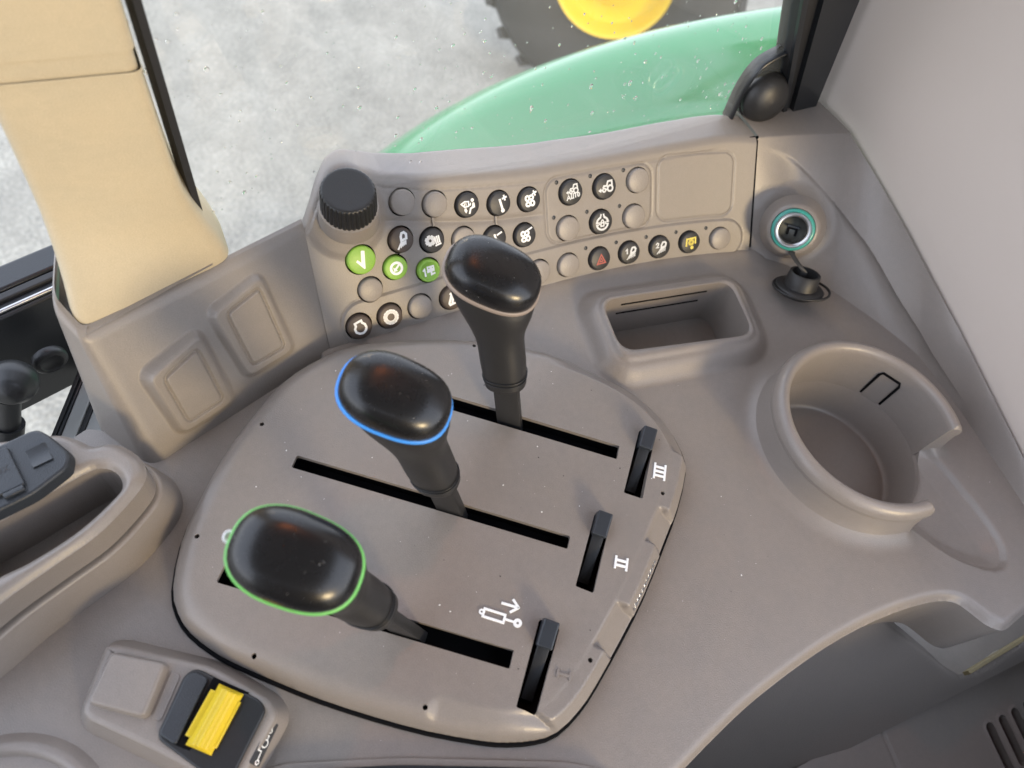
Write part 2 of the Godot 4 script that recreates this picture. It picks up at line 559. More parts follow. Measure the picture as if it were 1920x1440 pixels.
# t runs up the face, over the rounded crest and back along the ledge
func panel_surface(s: float, t: float, relief: float) -> Vector3:
	var top := curve(CREST, s)
	var R := 7.0
	if t <= top - 3.0: return ppt(s, t, relief)
	var bend := 0.98                                      # face -> nearly level ledge
	var p := t - (top - 3.0)
	var ang := minf(p / R, bend)
	var up := R * (cos(LEAN) * sin(ang) - sin(LEAN) * (1.0 - cos(ang)))
	var back := R * (sin(LEAN) * sin(ang) + cos(LEAN) * (1.0 - cos(ang)))
	var left := p - R * bend
	if left > 0.0:
		var depth := curve(LEDGE, s)
		var a2 := LEAN + bend
		var l1 := minf(left, depth)
		up += cos(a2) * l1; back += sin(a2) * l1
		var l2 := left - depth
		if l2 > 0.0:                                      # rear edge turns down
			var b := minf(l2 / 4.0, 1.5)
			back += 4.0 * sin(b); up -= 4.0 * (1.0 - cos(b))
			if l2 > 6.0: up -= l2 - 6.0
	var o := ppt(s, top - 3.0, 0.0)
	return o + Vector3(-PH.x * back, up, -PH.y * back)

var BUTTONS := [   # s, t, colour, symbol, radius
	[54.2, 72.3, "button", "", 6.9], [72.6, 67.0, "button", "", 6.9], [91.6, 62.4, "darkgrey", "demist", 6.9], [111.4, 58.9, "darkgrey", "temp_plus", 6.9], [130.9, 57.0, "darkgrey", "fan_plus", 6.9],
	[50.1, 52.6, "brown", "beacon", 6.9], [68.2, 47.8, "darkgrey", "gear_pump", 6.9], [87.2, 43.5, "button", "", 6.9], [106.7, 39.5, "darkgrey", "temp_minus", 6.9], [126.4, 36.8, "darkgrey", "fan_minus", 6.9],
	[26.2, 47.8, "green", "tick", 7.9], [44.5, 38.3, "green", "back_arrow", 6.7], [63.5, 31.5, "green", "pages", 6.7], [28.5, 29.9, "button", "", 6.7],
	[18.3, 11.4, "brown", "engine", 7.1], [36.6, 12.0, "brown", "gear", 7.1], [55.3, 12.0, "button", "", 7.0], [75.0, 11.8, "brown", "hitch", 7.0], [94.6, 11.6, "button", "", 7.0], [114.4, 11.6, "button", "", 7.0],
	[159.0, 56.1, "darkgrey", "tractor_auto", 7.4], [182.3, 55.6, "darkgrey", "tractor", 7.4], [206.1, 56.2, "button", "", 7.4], [156.1, 34.6, "button", "", 7.4], [179.3, 34.4, "darkgrey", "axle_lock", 7.4], [203.2, 34.0, "button", "", 7.4],
	[134.2, 12.2, "button", "", 7.2], [154.9, 11.6, "button", "", 7.2], [177.3, 11.2, "darkgrey", "hazard", 7.2], [199.2, 11.2, "darkgrey", "lamp_one", 7.2], [221.8, 11.4, "darkgrey", "lamp_two", 7.2], [244.3, 11.9, "darkgrey", "pto", 7.2], [267.4, 12.4, "button", "", 7.2]]
var LEDS := [150.3, 63.3, 173.3, 63.3, 196.4, 63.5, 147.2, 42.9, 170.3, 42.1, 193.4, 41.9, 168.3, 19.6, 190.4, 19.2, 212.5, 19.2, 234.7, 19.5, 257.0, 20.1]

func _ready() -> void:
	# camera: a phone held over the seat, rolled a little
	var cam := Camera3D.new()
	cam.name = "camera"; add_child(cam)
	var pitch := deg_to_rad(57.0)
	var roll := deg_to_rad(16.5)
	var f := Vector3(0, -sin(pitch), -cos(pitch))
	var u0 := Vector3.RIGHT.cross(f)
	var right := Vector3.RIGHT * cos(roll) + u0 * sin(roll)
	cam.transform = Transform3D(Basis(right, right.cross(f), -f), Vector3(0, 0.34, 0.2208))
	cam.near = 0.02; cam.far = 400.0
	var lens := CameraAttributesPhysical.new()
	lens.frustum_focal_length = 22.18; lens.exposure_aperture = 8.0; lens.frustum_focus_distance = 0.38
	lens.frustum_near = 0.02; lens.frustum_far = 400.0
	cam.attributes = lens
	cam.fov = 56.82
	cam.current = true
	# daylight: bright broken sky and a low warm sun from behind the driver
	var sky_mat := ProceduralSkyMaterial.new()
	sky_mat.sky_top_color = Color(0.71, 0.745, 0.81); sky_mat.sky_horizon_color = Color(0.88, 0.895, 0.925); sky_mat.sky_curve = 0.22
	sky_mat.ground_bottom_color = Color(0.45, 0.45, 0.44); sky_mat.ground_horizon_color = Color(0.72, 0.74, 0.76)
	sky_mat.sky_energy_multiplier = 1.0
	var sky := Sky.new(); sky.sky_material = sky_mat
	var env := Environment.new()
	env.background_mode = Environment.BG_SKY; env.sky = sky
	env.background_energy_multiplier = 2.9
	env.tonemap_mode = Environment.TONE_MAPPER_LINEAR; env.tonemap_exposure = 1.62
	env.sdfgi_enabled = true; env.ssao_enabled = true; env.ssil_enabled = true
	var we := WorldEnvironment.new(); we.environment = env; add_child(we)
	var sun := DirectionalLight3D.new()
	sun.name = "sun"; add_child(sun)
	var towards := Vector3(0.66, 0.30, 0.68).normalized()
	sun.look_at_from_position(towards * 5.0, Vector3.ZERO, Vector3.UP)
	sun.light_color = Color(1.0, 0.89, 0.70); sun.light_energy = 0.5; sun.light_angular_distance = 10.0; sun.shadow_enabled = true

	materials()
	outside()
	cab()
	deck()
	control_panel()
	switch_trim()
	corner_trim()
	lever_cover()
	levers()
	storage_tray()
	switch_housing()
	lower_parts()

# ---------- outside the window ----------
func outside() -> void:
	var mb := MB.new()
	var g := 60000.0
	var k := mb.add(Vector3(-g, -1560, -g), Vector3.UP)
	mb.add(Vector3(g, -1560, -g), Vector3.UP); mb.add(Vector3(g, -1560, g), Vector3.UP); mb.add(Vector3(-g, -1560, g), Vector3.UP)
	mb.quad(k, k + 1, k + 2, k + 3)
	var o := part("ground", mb, M.concrete, self, "pale concrete yard beyond the window")
	o.set_meta("kind", "structure")
	# rear mudguard: an arch round the wheel with a valley pressed along it
	var t := thing("mudguard", "glossy green rear mudguard curving past the window", "mudguard", Vector3(300, -100, -500))
	var prof := [-262.0, 1150.0, -280.0, 1215.0, -300.0, 1238.0, -340.0, 1258.0, -400.0, 1270.0, -450.0, 1272.0, -480.0, 1262.0, -505.0, 1236.0, -530.0, 1204.0, -556.0, 1196.0, -574.0, 1222.0, -596.0, 1260.0, -620.0, 1275.0, -650.0, 1276.0, -670.0, 1267.0, -685.0, 1240.0, -690.0, 1200.0]
	var rows := []
	for j in 49:
		var a := deg_to_rad(lerpf(78.0, 152.0, j / 48.0))
		var row := PackedVector3Array()
		for q in range(0, prof.size(), 2):
			row.append(Vector3(700 + prof[q + 1] * cos(a), -1235 + prof[q + 1] * sin(a), prof[q]))
		rows.append(row)
	mb = MB.new(); grid(mb, rows, false, Vector3(700, -1235, -470)); part("arch", mb, M.paint, t)
	mb = MB.new()
	for side in [-690.0, -262.0]:
		mb = MB.new()
		var line := []
		for j in 49:
			var a := deg_to_rad(lerpf(78.0, 152.0, j / 48.0))
			var r := 1200.0 if side < -400 else 1150.0
			line.append(Vector3(700 + r * cos(a), -1235 + r * sin(a), side))
		tube(mb, line, 5.0, 8)
		part("rolled_edge", mb, M.paint, t)
	# wheel of the machine parked alongside
	var w := thing("tractor_wheel", "black tractor tyre with yellow wheel disc standing on the concrete", "wheel", Vector3(-66, -1560, -2640))
	var xf := frame(Vector3(-66, -1060, -2640), Vector3(0.05, 0, 1), Vector3.RIGHT)
	mb = MB.new()
	lathe(mb, xf, [215, -40, 232, 60, 280, 120, 360, 150, 430, 145, 472, 110, 486, 60, 486, -60, 472, -110, 360, -150, 280, -120, 232, -60, 215, -40], 56)
	var tyre := part("tyre", mb, M.tyre, w)
	for j in 22:
		for side in [-1, 1]:
			mb = MB.new()
			var a := TAU * (j + (0.5 if side > 0 else 0.0)) / 22
			var at := xf * (Vector3(cos(a), 0, sin(a)) * 490.0 + Vector3(0, 62.0 * side, 0))
			var radial := (xf.basis * Vector3(cos(a), 0, sin(a))).normalized()
			var ff := frame(at, radial, (xf.basis.y * side + radial.cross(xf.basis.y) * 0.7))
			box(mb, Vector3(-72, -14, -20), Vector3(72, 12, 20), 5.0, ff)
			part("lug", mb, M.tyre, w)
	mb = MB.new()
	lathe(mb, xf, [236, 58, 230, 70, 220, 64, 214, 20, 205, -5, 150, -12, 120, 18, 90, 40, 40, 44, 0.1, 44], 48)
	var rim := part("wheel_disc", mb, M.rim, w)
	for j in 8:
		mb = MB.new()
		lathe(mb, frame(xf * Vector3(66 * cos(TAU * j / 8), 41, 66 * sin(TAU * j / 8)), xf.basis.y, xf.basis.x), [10, 0, 10, 10, 0.1, 11], 6)
		part("wheel_nut", mb, M.chrome, rim)

# ---------- cab: window, pillars, roof ----------
func cab() -> void:
	# side window just behind the console ledge, from pillar to rear frame
	var A := Vector2(-172, 10)
	var B := Vector2(152, -262)
	var d := (B - A).normalized()
	var nrm := Vector3(-d.y, 0, d.x)
	if nrm.z < 0: nrm = -nrm
	var t := thing("side_window", "large wet side window above the button panel", "window", Vector3(-10, 20, -126))
	var mb := MB.new()
	for q in [nrm * 2.0, nrm * -2.0]:
		var k := mb.add(Vector3(A.x, 20, A.y) + q, q.normalized())
		mb.add(Vector3(B.x, 20, B.y) + q, q.normalized()); mb.add(Vector3(B.x, 700, B.y) + q, q.normalized()); mb.add(Vector3(A.x, 700, A.y) + q, q.normalized())
		mb.quad(k, k + 1, k + 2, k + 3)
	part("pane", mb, M.glass, t)
	var rng := RandomNumberGenerator.new(); rng.seed = 77
	mb = MB.new()
	var len := A.distance_to(B)
	for j in 900:
		var u := 1.0 - pow(rng.randf(), 1.7 if j < 640 else 0.8)
		var y := 70.0 + 190.0 * rng.randf()
		var r := 0.35 + 0.85 * pow(rng.randf(), 3.0)
		var at := Vector3(A.x + d.x * len * u, y, A.y + d.y * len * u) - nrm * 2.02
		var xf := frame(at, -nrm, Vector3(d.x, 0, d.y))
		var st := 1.0 + 0.7 * rng.randf()
		lathe(mb, xf, [r, 0, r * 0.92, r * 0.22, r * 0.66, r * 0.42, r * 0.3, r * 0.52, 0.01, r * 0.54], 8, 0.0, TAU, 1.0, st)
	var drops := part("raindrops", mb, M.water, t)
	drops.set_meta("kind", "stuff")

	# front pillar cover: flares out at its foot, joint part-way up
	t = thing("pillar_cover", "beige plastic pillar cover rising beside the window", "pillar", Vector3(-180, 64, 45))
	var rows_at := func(tab: Array, grow: float) -> Array:
		var rows := []
		for e in tab:
			var FL := Vector2(e[1], e[2])
			var FR := Vector2(e[3], e[4])
			var back: Vector2 = Vector2(-0.62, -0.78) * e[5]
			var poly := PackedVector2Array([FL, FR, FR + back, FL + back])
			poly = rounded(inset(poly, -grow), e[6], 6)
			rows.append(ring_at(poly, e[0]))
		return rows
	var low := [[63.0, -186, 81.5, -147.5, 17, 30, 7], [66.0, -186.5, 80.5, -148, 17.5, 32, 7], [72.0, -188.5, 77.5, -149.5, 18, 33, 7], [79.0, -191.5, 72.0, -151.5, 19, 34, 7], [84.0, -194.5, 67.5, -153, 20, 34, 7], [90.0, -197, 63.5, -154.5, 21, 34, 7], [97.0, -199, 60, -156, 22, 34, 6], [106.0, -200.5, 57, -157.5, 23, 34, 6], [120.0, -201, 55, -158.4, 23.4, 34, 5], [140.0, -200.5, 54, -158.6, 23.6, 34, 5], [164.0, -199.5, 53.5, -158.8, 23.8, 34, 5]]
	mb = MB.new()
	grid(mb, rows_at.call(low, 0.0), true)
	mb = fix_out(mb)
	var lowpoly := rounded(PackedVector2Array([Vector2(-186, 81.5), Vector2(-147.5, 17), Vector2(-147.5 - 18.6, 17 - 23.4), Vector2(-186 - 18.6, 81.5 - 23.4)]), 7, 6)
	cap(mb, lowpoly, 63.0, Vector3.DOWN)
	part("lower_cover", mb, M.pillar, t)
	mb = MB.new()     # lip where the two covers meet
	grid(mb, rows_at.call([[163.6, -199.5, 53.5, -158.8, 23.8, 34, 5], [164.6, -199.5, 53.5, -158.8, 23.8, 34, 5], [165.0, -199.5, 53.5, -158.8, 23.8, 34, 5]], 0.5), true)
	mb = fix_out(mb)
	part("lip", mb, M.pillar, t)
	mb = MB.new()
	grid(mb, rows_at.call([[163.0, -199.5, 53.5, -158.8, 23.8, 34, 5], [175.0, -199.5, 53.5, -158.8, 23.8, 34, 5]], -0.8), true)
	mb = fix_out(mb)
	part("joint", mb, M.pillar, t)
	mb = MB.new()
	grid(mb, rows_at.call([[172.6, -199.5, 53.5, -158.8, 23.8, 34, 5], [173.2, -199.5, 53.5, -158.8, 23.8, 34, 5], [320.0, -199, 52, -159, 23, 34, 5], [690.0, -198, 50, -160, 22, 34, 5]], 0.25), true)
	mb = fix_out(mb)
	part("upper_cover", mb, M.pillar, t)
	mb = MB.new()
	prism(mb, PackedVector2Array([Vector2(-166.5, 7.0), Vector2(-159.6, 12.0), Vector2(-161.0, 15.0), Vector2(-168, 10)]), 60, 690, 0.0)
	part("window_seal", mb, M.seal, t, "black rubber seal between pillar and glass")

	# rear window frame and trim wall
	t = thing("rear_frame", "black metal window frame post in the rear corner", "window frame", Vector3(150, 64, -245))
	# post leans forward as it rises; corners at 67 mm and 147 mm above the deck
	var lean := func(p67: Array, p147: Array) -> MB:
		var q := MB.new()
		var lo := PackedVector2Array()
		var hi := PackedVector2Array()
		for k in p67.size():
			lo.append(p67[k] - (p147[k] - p67[k]) * 0.45)
			hi.append(p67[k] + (p147[k] - p67[k]) * 4.5)
		band(q, lo, 31, hi, 427)
		cap(q, hi, 427, Vector3.UP)
		return q
	var bk := Vector2(-0.643, -0.766)
	var o67 := Vector2(143.8, -240.4); var m67 := Vector2(128.0, -227.1); var i67 := Vector2(122.2, -222.2)
	var o147 := Vector2(128.8, -227.8); var m147 := Vector2(106.0, -208.6); var i147 := Vector2(94.8, -199.3)
	part("post", lean.call([m67, o67, o67 + bk * 20, m67 + bk * 20], [m147, o147, o147 + bk * 20, m147 + bk * 20]), M.frame, t)
	part("rubber_channel", lean.call([i67 + bk * 4, m67 + bk * 4, m67 + bk * 18, i67 + bk * 18], [i147 + bk * 4, m147 + bk * 4, m147 + bk * 18, i147 + bk * 18]), M.seal, t)
	var e67 := i67.lerp(m67, 0.45); var e147 := i147.lerp(m147, 0.30)
	part("glass_edge", lean.call([i67 + bk * 1.5, e67 + bk * 1.5, e67 + bk * 3.9, i67 + bk * 3.9], [i147 + bk * 1.5, e147 + bk * 1.5, e147 + bk * 3.9, i147 + bk * 3.9]), M.frame, t)
	# clamp bracket with its round knob
	t = thing("window_catch", "black rubber window catch knob in its bracket at the rear corner", "catch", Vector3(105, 66, -222))
	mb = MB.new()
	var out := spline(pv([84, 62, 83.5, 84, 86.5, 99, 93, 106, 104, 111, 116, 114]), false, 5)
	var rows := []
	var nv := Vector2(0.6, 0.8)
	for k in out.size():
		var p := Vector3(out[k].x, out[k].y, -208.0 - (out[k].x - 84.0) * 0.74)
		var dirv: Vector2 = (out[mini(k + 1, out.size() - 1)] - out[maxi(k - 1, 0)]).normalized()
		var inn := Vector3(dirv.y, -dirv.x, 0) * 3.0
		var z := Vector3(nv.x, 0, nv.y)
		rows.append(PackedVector3Array([p - z * 3, p + z * 5, p + z * 5.6 + inn * 0.35, p + z * 5 + inn * 0.7, p - z * 3 + inn * 0.7]))
	grid(mb, rows, true, Vector3(104, 84, -222))
	part("bracket", mb, M.frame, t)
	mb = MB.new()
	var kf := frame(Vector3(100, 78, -219), Vector3(0.45, 0.25, 0.85), Vector3.UP)
	lathe(mb, kf, [0.1, -6, 16, -6, 16.5, -2, 16.5, 3, 15.2, 3.8, 15.2, 5, 16.0, 6, 15.4, 9, 13.3, 12.5, 9, 15.2, 4, 16.4, 0.1, 16.7], 40)
	part("knob", mb, M.rubber, t)
	mb = MB.new()
	prism(mb, pv([-15.5, 26, -16, 0, -13, -16, -6, -23.5, 4, -27.5, 22, -30, 22, 26]), -1.0, 1.0, 0.0, frame(Vector3(102, 86, -223.5), Vector3(0.60, 0, 0.80), Vector3(0.80, 0, -0.60)), 0.0, true)
	part("back_plate", mb, M.black, t)

	t = thing("wall_panel", "smooth light grey trim wall filling the rear corner", "panel", Vector3(230, 40, -130))
	mb = MB.new()
	var wd := Vector2(130, 182).normalized()
	var wn := Vector2(-wd.y, wd.x)
	var W := []
	var foot := [[118.0, 66.0, -268.0], [148.0, 66.0, -252.0], [170.5, 64.0, -225.5], [191.5, 58.0, -192.5], [213.0, 50.0, -164.0], [235.0, 40.0, -137.2], [257.0, 30.0, -111.2], [280.5, 20.0, -77.0], [301.5, 12.0, -43.0], [323.0, 6.0, -7.0], [345, 2, 30]]
	for e in foot:
		var row := PackedVector3Array()
		for hgt in [-14.0, 0.0, 60.0, 200.0, 420.0, 640.0]:
			var way := Vector3(-0.19, 1, 0.157).lerp(Vector3(0.02, 1, 0.0), clampf((e[0] - 148.0) / 120.0, 0, 1))
			row.append(Vector3(e[0], e[1], e[2]) + way * hgt + Vector3(0.826, 0, -0.564) * 2.0)
		W.append(row)
	var W2 := []
	for row in W:
		var r2 := PackedVector3Array()
		for p in row: r2.append(p + Vector3(0.826, 0, -0.564) * 12.0)
		W2.append(r2)
	var mb3 := MB.new()
	wall_front(mb3, W, Vector3(-0.826, 0, 0.564)); wall_front(mb3, W2, Vector3(0.826, 0, -0.564))
	part("trim_board", mb3, M.wall, t)

	# roof over the cab, outside the frame: shades the console and shows dark in the shiny knobs
	t = thing("cab_roof", "grey cab roof lining over the console", "roof", Vector3(0, 700, 300))
	mb = MB.new()
	box(mb, Vector3(-480, 850, -290), Vector3(430, 910, 900), 20.0)
	part("lining", mb, M.roof, t)
	var lp := thing("dome_lamp", "small warm dome lamp on the cab roof lining", "lamp", Vector3(-100, 850, -110))
	mb = MB.new()
	lathe(mb, frame(Vector3(-100, 849, -110), Vector3.DOWN, Vector3.RIGHT), [13, 0, 12.5, 4, 9, 8, 0.1, 9], 24)
	part("lamp_lens", mb, M.lamp, lp)
	var li := SpotLight3D.new()
	li.name = "dome_light"; lp.add_child(li)
	li.position = V(0, -14, 0); li.rotation_degrees = Vector3(-90, 0, 0)
	li.spot_angle = 70.0; li.spot_range = 4.0; li.spot_attenuation = 2.0
	li.light_color = Color(1.0, 0.55, 0.25); li.light_energy = 0.02; li.light_size = 0.025; li.shadow_enabled = true
	# front sill, gas strut
	t = thing("front_sill", "black painted window sill beam at the front", "beam", Vector3(-260, 0, 40))
	mb = MB.new()
	var sd := Vector3(0.55, 0, -0.835)
	var sx := frame(Vector3(-262, -2, 36), Vector3.UP, sd)
	box(mb, Vector3(-130, -70, -8), Vector3(48, 6, 6), 1.5, sx)
	part("beam", mb, M.black, t)
	mb = MB.new()
	box(mb, Vector3(-130, 0, -26), Vector3(48, 9, -9), 2.0, sx)
	part("outer_lip", mb, M.frame, t)
	mb = MB.new()
	box(mb, Vector3(-130, 3, -8), Vector3(48, 8.5, -3), 1.0, sx)
	part("sealing_strip", mb, M.seal, t)
	mb = MB.new()
	tube(mb, [sx * Vector3(-130, 7.0, 2.5), sx * Vector3(48, 7.0, 2.5)], 1.3, 8)
	part("bright_edge", mb, M.chrome, t)
	mb = MB.new()
	lathe(mb, frame(Vector3(-249, -20, 57), sx.basis.z, Vector3.UP), [9, 0, 9, 3, 7.5, 4.5, 6, 4.6, 5, 3.4, 0.1, 3.4], 28)
	part("bolt", mb, M.rubber, t)
	t = thing("gas_strut", "black gas strut with ball socket below the sill", "strut", Vector3(-235, -20, 100))
	mb = MB.new()
	var bc := Vector3(-250, -10, 80)
	lathe(mb, frame(bc, Vector3(0.45, 0.35, 0.8), Vector3.UP), [0.1, -11, 7, -9, 11, -4, 12, 1, 11, 5.5, 8.5, 8.5, 8.2, 9.5, 6, 11.5, 0.1, 12.5], 32)
	part("ball_socket", mb, M.rubber, t)
	mb = MB.new()
	tube(mb, [bc + Vector3(-2, -6, 6), bc + Vector3(-9, -32, 13)], 6.2, 20)
	part("neck", mb, M.rubber, t)
	mb = MB.new()
	tube(mb, [bc + Vector3(-8.5, -30, 12), bc + Vector3(-30, -120, 50)], 8.0, 20)
	part("cylinder", mb, M.black, t)
	# lower sash between the sill and the console
	t = thing("threshold_rail", "grey metal sash strips with black seals beside the console foot", "rail", Vector3(-200, -60, 75))
	for e in [[0.0, 2.6, "seal"], [3.0, 2.0, "frame"], [5.4, 8.0, "strip_grey"], [13.8, 3.0, "seal"], [17.2, 9.0, "strip_grey"]]:
		mb = MB.new()
		box(mb, Vector3(e[0], -9, -160), Vector3(e[0] + e[1], 0, 120), 0.8, frame(Vector3(-249, -58, 70), Vector3(0.0, 1, 0.1), Vector3(0.98, 0.0, -0.17)))
		part("sash_bar", mb, M[e[2]] if M.has(e[2]) else plain(lin(0.30, 0.30, 0.29), 0.45), t)

func wall_front(mb: MB, W: Array, facing: Vector3) -> void:
	var tmp := MB.new()
	grid(tmp, W, false)
	var b := mb.v.size()
	for k in tmp.v.size():
		var q := tmp.n[k]
		if q.dot(facing) < 0: q = -q
		mb.v.append(tmp.v[k]); mb.n.append(q)
	for k in range(0, tmp.i.size(), 3): mb.tri(b + tmp.i[k], b + tmp.i[k + 1], b + tmp.i[k + 2])

# turns normals away from the mean axis of an upright closed shell
func fix_out(mb: MB) -> MB:
	var c := Vector3.ZERO
	for p in mb.v: c += p / mb.v.size()
	var r := MB.new()
	r.v = mb.v
	for k in mb.v.size():
		var q := mb.n[k]
		var w := mb.v[k] - c
		w.y = 0
		r.n.append(-q if q.dot(w) < 0 else q)
	for k in range(0, mb.i.size(), 3): r.tri(mb.i[k], mb.i[k + 1], mb.i[k + 2])
	return r

# ---------- console deck with cup holder, bin and dished pocket ----------
var EDGE := PackedVector2Array()
var DECK := PackedVector2Array()
var BIN_OUT := PackedVector2Array()
var BIN_IN := PackedVector2Array()
var POCKET := PackedVector2Array()
const CUP := Vector2(200.3, -27.5)

func deck_height(x: float, z: float) -> float:
	var p := Vector2(x, z)
	var h := 0.0
	if x > 0.0 and x < 180.0 and z < 20.0:                    # raised collar of the bin
		var d := sd_poly(p, BIN_OUT)
		if d > 0.0:                                           # flared skirt below a crisp bead
			var near := clampf(1.0 - d / 13.0, 0.0, 1.0)
			h = maxf(h, 8.6 * near * near * (3.0 - 2.0 * near))
		else:
			h = 8.6 + 2.5 * ss(0.0, 3.2, -d)
			var q := sd_poly(p, BIN_IN)
			if q < 2.4: h -= 1.6 * pow(1.0 - maxf(q, 0.0) / 2.4, 2.0)
	var c := p - CUP
	var rc := c.length()
	if rc < 92.0:                                             # deck swells towards the cup holder
		var ca := atan2(c.y, c.x)
		var shut := 1.0 - ss(-0.30, -0.14, ca) * (1.0 - ss(0.88, 1.02, ca))
		h += 5.0 * pow(clampf((69.0 - maxf(rc, 56.0)) / 13.0, 0.0, 1.0), 2.4) * shut
	var dp := sd_poly(p, POCKET) if x > 225.0 and z > -60.0 and z < 60.0 else 99.0
	if dp < 1.0: h = lerpf(h, -8.0, clampf(0.42 * (1.0 - ss(-2.2, 0.6, dp)) + 0.58 * (1.0 - ss(-12.0, -1.0, dp)), 0.0, 1.0))
	if x > 100.0:
		var e := d_line(p, EDGE)
		if e < 5.5 and sd_poly(p, DECK) <= 0.5: h -= 4.6 * pow(1.0 - e / 5.5, 2.3)
		elif e < 5.5: h -= 4.6
	# the deck sweeps up a little into the panels behind it
	var s := (p - Vector2(-102.1, 14.9)).dot(PA)
	if s > -5.0 and s < 300.0:
		var d := (p - Vector2(-102.1, 14.9)).dot(PH) - pdev(clampf(s, 0, PLEN))
		if d < 14.0: h += 2.4 * pow(clampf((14.0 - d) / 14.0, 0.0, 1.0), 2.0)
	return h

func deck() -> void:
	EDGE = spline(pv([112, 182, 122.9, 167.8, 134.0, 153.5, 148.0, 136.4, 160.5, 122.9, 173.5, 109.8, 187.1, 97.0, 201.2, 85.0, 215.8, 73.9, 230.8, 63.9, 246.0, 55.4, 255.2, 51.9, 262.7, 51.1, 269.7, 54.0, 278.0, 58.2, 285.2, 59.0, 289.9, 56.8, 296.9, 49.9, 325, 22]), false, 4)
	DECK = EDGE.duplicate()
	DECK.append_array(pv([345, 0, 350, -60, 300, -130, 225, -178, 130, -180, 60, -140, 0, -92, -60, -38, -118, 4, -168, 92, -196, 97, -214, 132, -262, 178, -235, 285, 40, 290, 92, 205]))
	BIN_OUT = rounded(pv([33.0, -72.0, 119.5, -124.0, 140.5, -77.0, 57.0, -27.5]), 13.0, 7)
	BIN_IN = rounded(pv([38.0, -71.0, 116.5, -118.5, 135.5, -80.0, 56.5, -37.5]), 11.0, 7)
	POCKET = spline(pv([240, -42, 258, -35, 272.1, -19.5, 286.2, -2.3, 293.2, 13.2, 289.7, 24.4, 277.0, 28.3, 258.9, 26.0, 243, 19.0, 228, 8, 225, -20]), true, 2)
	var t := thing("console_deck", "taupe moulded console deck under the levers", "console", Vector3(60, -40, 60))
	var mb := MB.new()
	var mask := func(x: float, z: float) -> float:
		var p := Vector2(x, z)
		var m := sd_poly(p, DECK)
		if x > 10 and x < 160 and z < 0 and z > -150: m = maxf(m, -sd_poly(p, BIN_IN))
		m = maxf(m, 48.2 - p.distance_to(CUP))
		# opening below the lever cover: nothing shows there
		return m
	var place := func(x: float, z: float) -> Vector3: return Vector3(x, deck_height(x, z), z)
	var depth := func(x: float, z: float) -> float:
		if x > 10 and x < 160 and z < 0 and z > -150 and Vector2(x, z).distance_to(CUP) > 60: return 42.0
		if Vector2(x, z).distance_to(CUP) < 60: return 9.0
		return 46.0
	sheet(mb, -262, 352, -182, 290, 1.3, place, mask, Vector3.UP, Vector3.DOWN, depth)
	part("deck", mb, M.taupe, t)
	# bin
	mb = MB.new()
	cap(mb, inset(BIN_IN, -1.0), -29.0, Vector3.UP)
	var bin := part("bin_floor", mb, M.taupe, t)
	var along := Vector3(78.5, 0, -47.5).normalized()
	for e in [[-2.0, 16.0, 62.0], [-11.0, 15.0, 60.0]]:
		mb = MB.new()
		var a: Vector3 = Vector3(38.0, e[0] + 4.0, -71.0) + along * e[1] + Vector3(0.52, 0, 0.85) * 0.25
		box(mb, Vector3(0, -0.5, -0.4), Vector3(e[2], 0.5, 0.25), 0.0, frame(a, Vector3.UP, along))
		part("bin_groove", mb, M.void, t)
	# cup holder: a round collar with a spout cut through its rear side
	mb = MB.new()
	var rows := []
	var a0 := deg_to_rad(54.0)
	var a1 := deg_to_rad(347.0)
	var prof := [62.5, -4.0, 60.0, -0.4, 58.2, 2.5, 57.0, 7.0, 56.4, 12.0, 56.0, 17.0, 55.8, 19.4, 56.5, 19.9, 56.8, 21.5, 56.3, 24.3, 55.0, 26.6, 53.3, 27.9, 51.6, 28.3, 50.0, 27.6, 48.8, 26.0, 48.2, 23.0, 48.0, 14.0, 47.8, 4.0, 47.4, -8.0]
	var steps := 220
	for j in steps + 1:
		var f := float(j) / steps
		var ang := lerpf(a0, a1, f)
		var near0 := clampf((ang - a0) / deg_to_rad(1.6), 0.0, 1.0)
		var near1 := clampf((a1 - ang) / deg_to_rad(1.6), 0.0, 1.0)
		var k := sqrt(maxf(0.0, 1.0 - (1.0 - near0) * (1.0 - near0))) 
		var k1 := sqrt(maxf(0.0, 1.0 - (1.0 - near1) * (1.0 - near1)))
		var row := PackedVector3Array()
		for q in range(0, prof.size(), 2):
			var y: float = prof[q + 1]
			var r: float = prof[q]
			if y > -7.0:
				y = minf(y, lerpf(26.2, 28.5, k)) if near0 < 1.0 else y
				y = minf(y, lerpf(26.2, 28.5, k1)) if near1 < 1.0 else y
			if near0 < 1.0: r = 52.0 + (r - 52.0) * (0.96 + 0.04 * k)
			row.append(Vector3(CUP.x + r * cos(ang), y, CUP.y + r * sin(ang)))
		rows.append(row)
	grid(mb, rows, false)
	orient_by(mb, 100 * (prof.size() / 2) + 12, Vector3.UP)
	for e in [0, rows.size() - 1]:                              # close the two ends
		var poly := PackedVector2Array()
		for q in rows[e]: poly.append(Vector2(Vector2(q.x - CUP.x, q.z - CUP.y).length(), q.y))
		var tr := Geometry2D.triangulate_polygon(poly)
		var ang := a0 if e == 0 else a1
		var q := Vector3(sin(ang), 0, -cos(ang)) * (1.0 if e == 0 else -1.0)
		var b := mb.v.size()
		for w in rows[e]: mb.add(w, q)
		for k in range(0, tr.size(), 3): mb.tri(b + tr[k], b + tr[k + 1], b + tr[k + 2])
	var cup := part("cup_holder", mb, M.taupe, t)
	mb = MB.new()
	lathe(mb, Transform3D(Basis(), Vector3(CUP.x, 0, CUP.y)), [48.4, -6.5, 47.6, -8.0, 47.2, -9.5, 45.4, -31.0, 44.4, -33.6, 43.0, -34.4, 42.0, -34.0, 0.1, -34.0], 72)
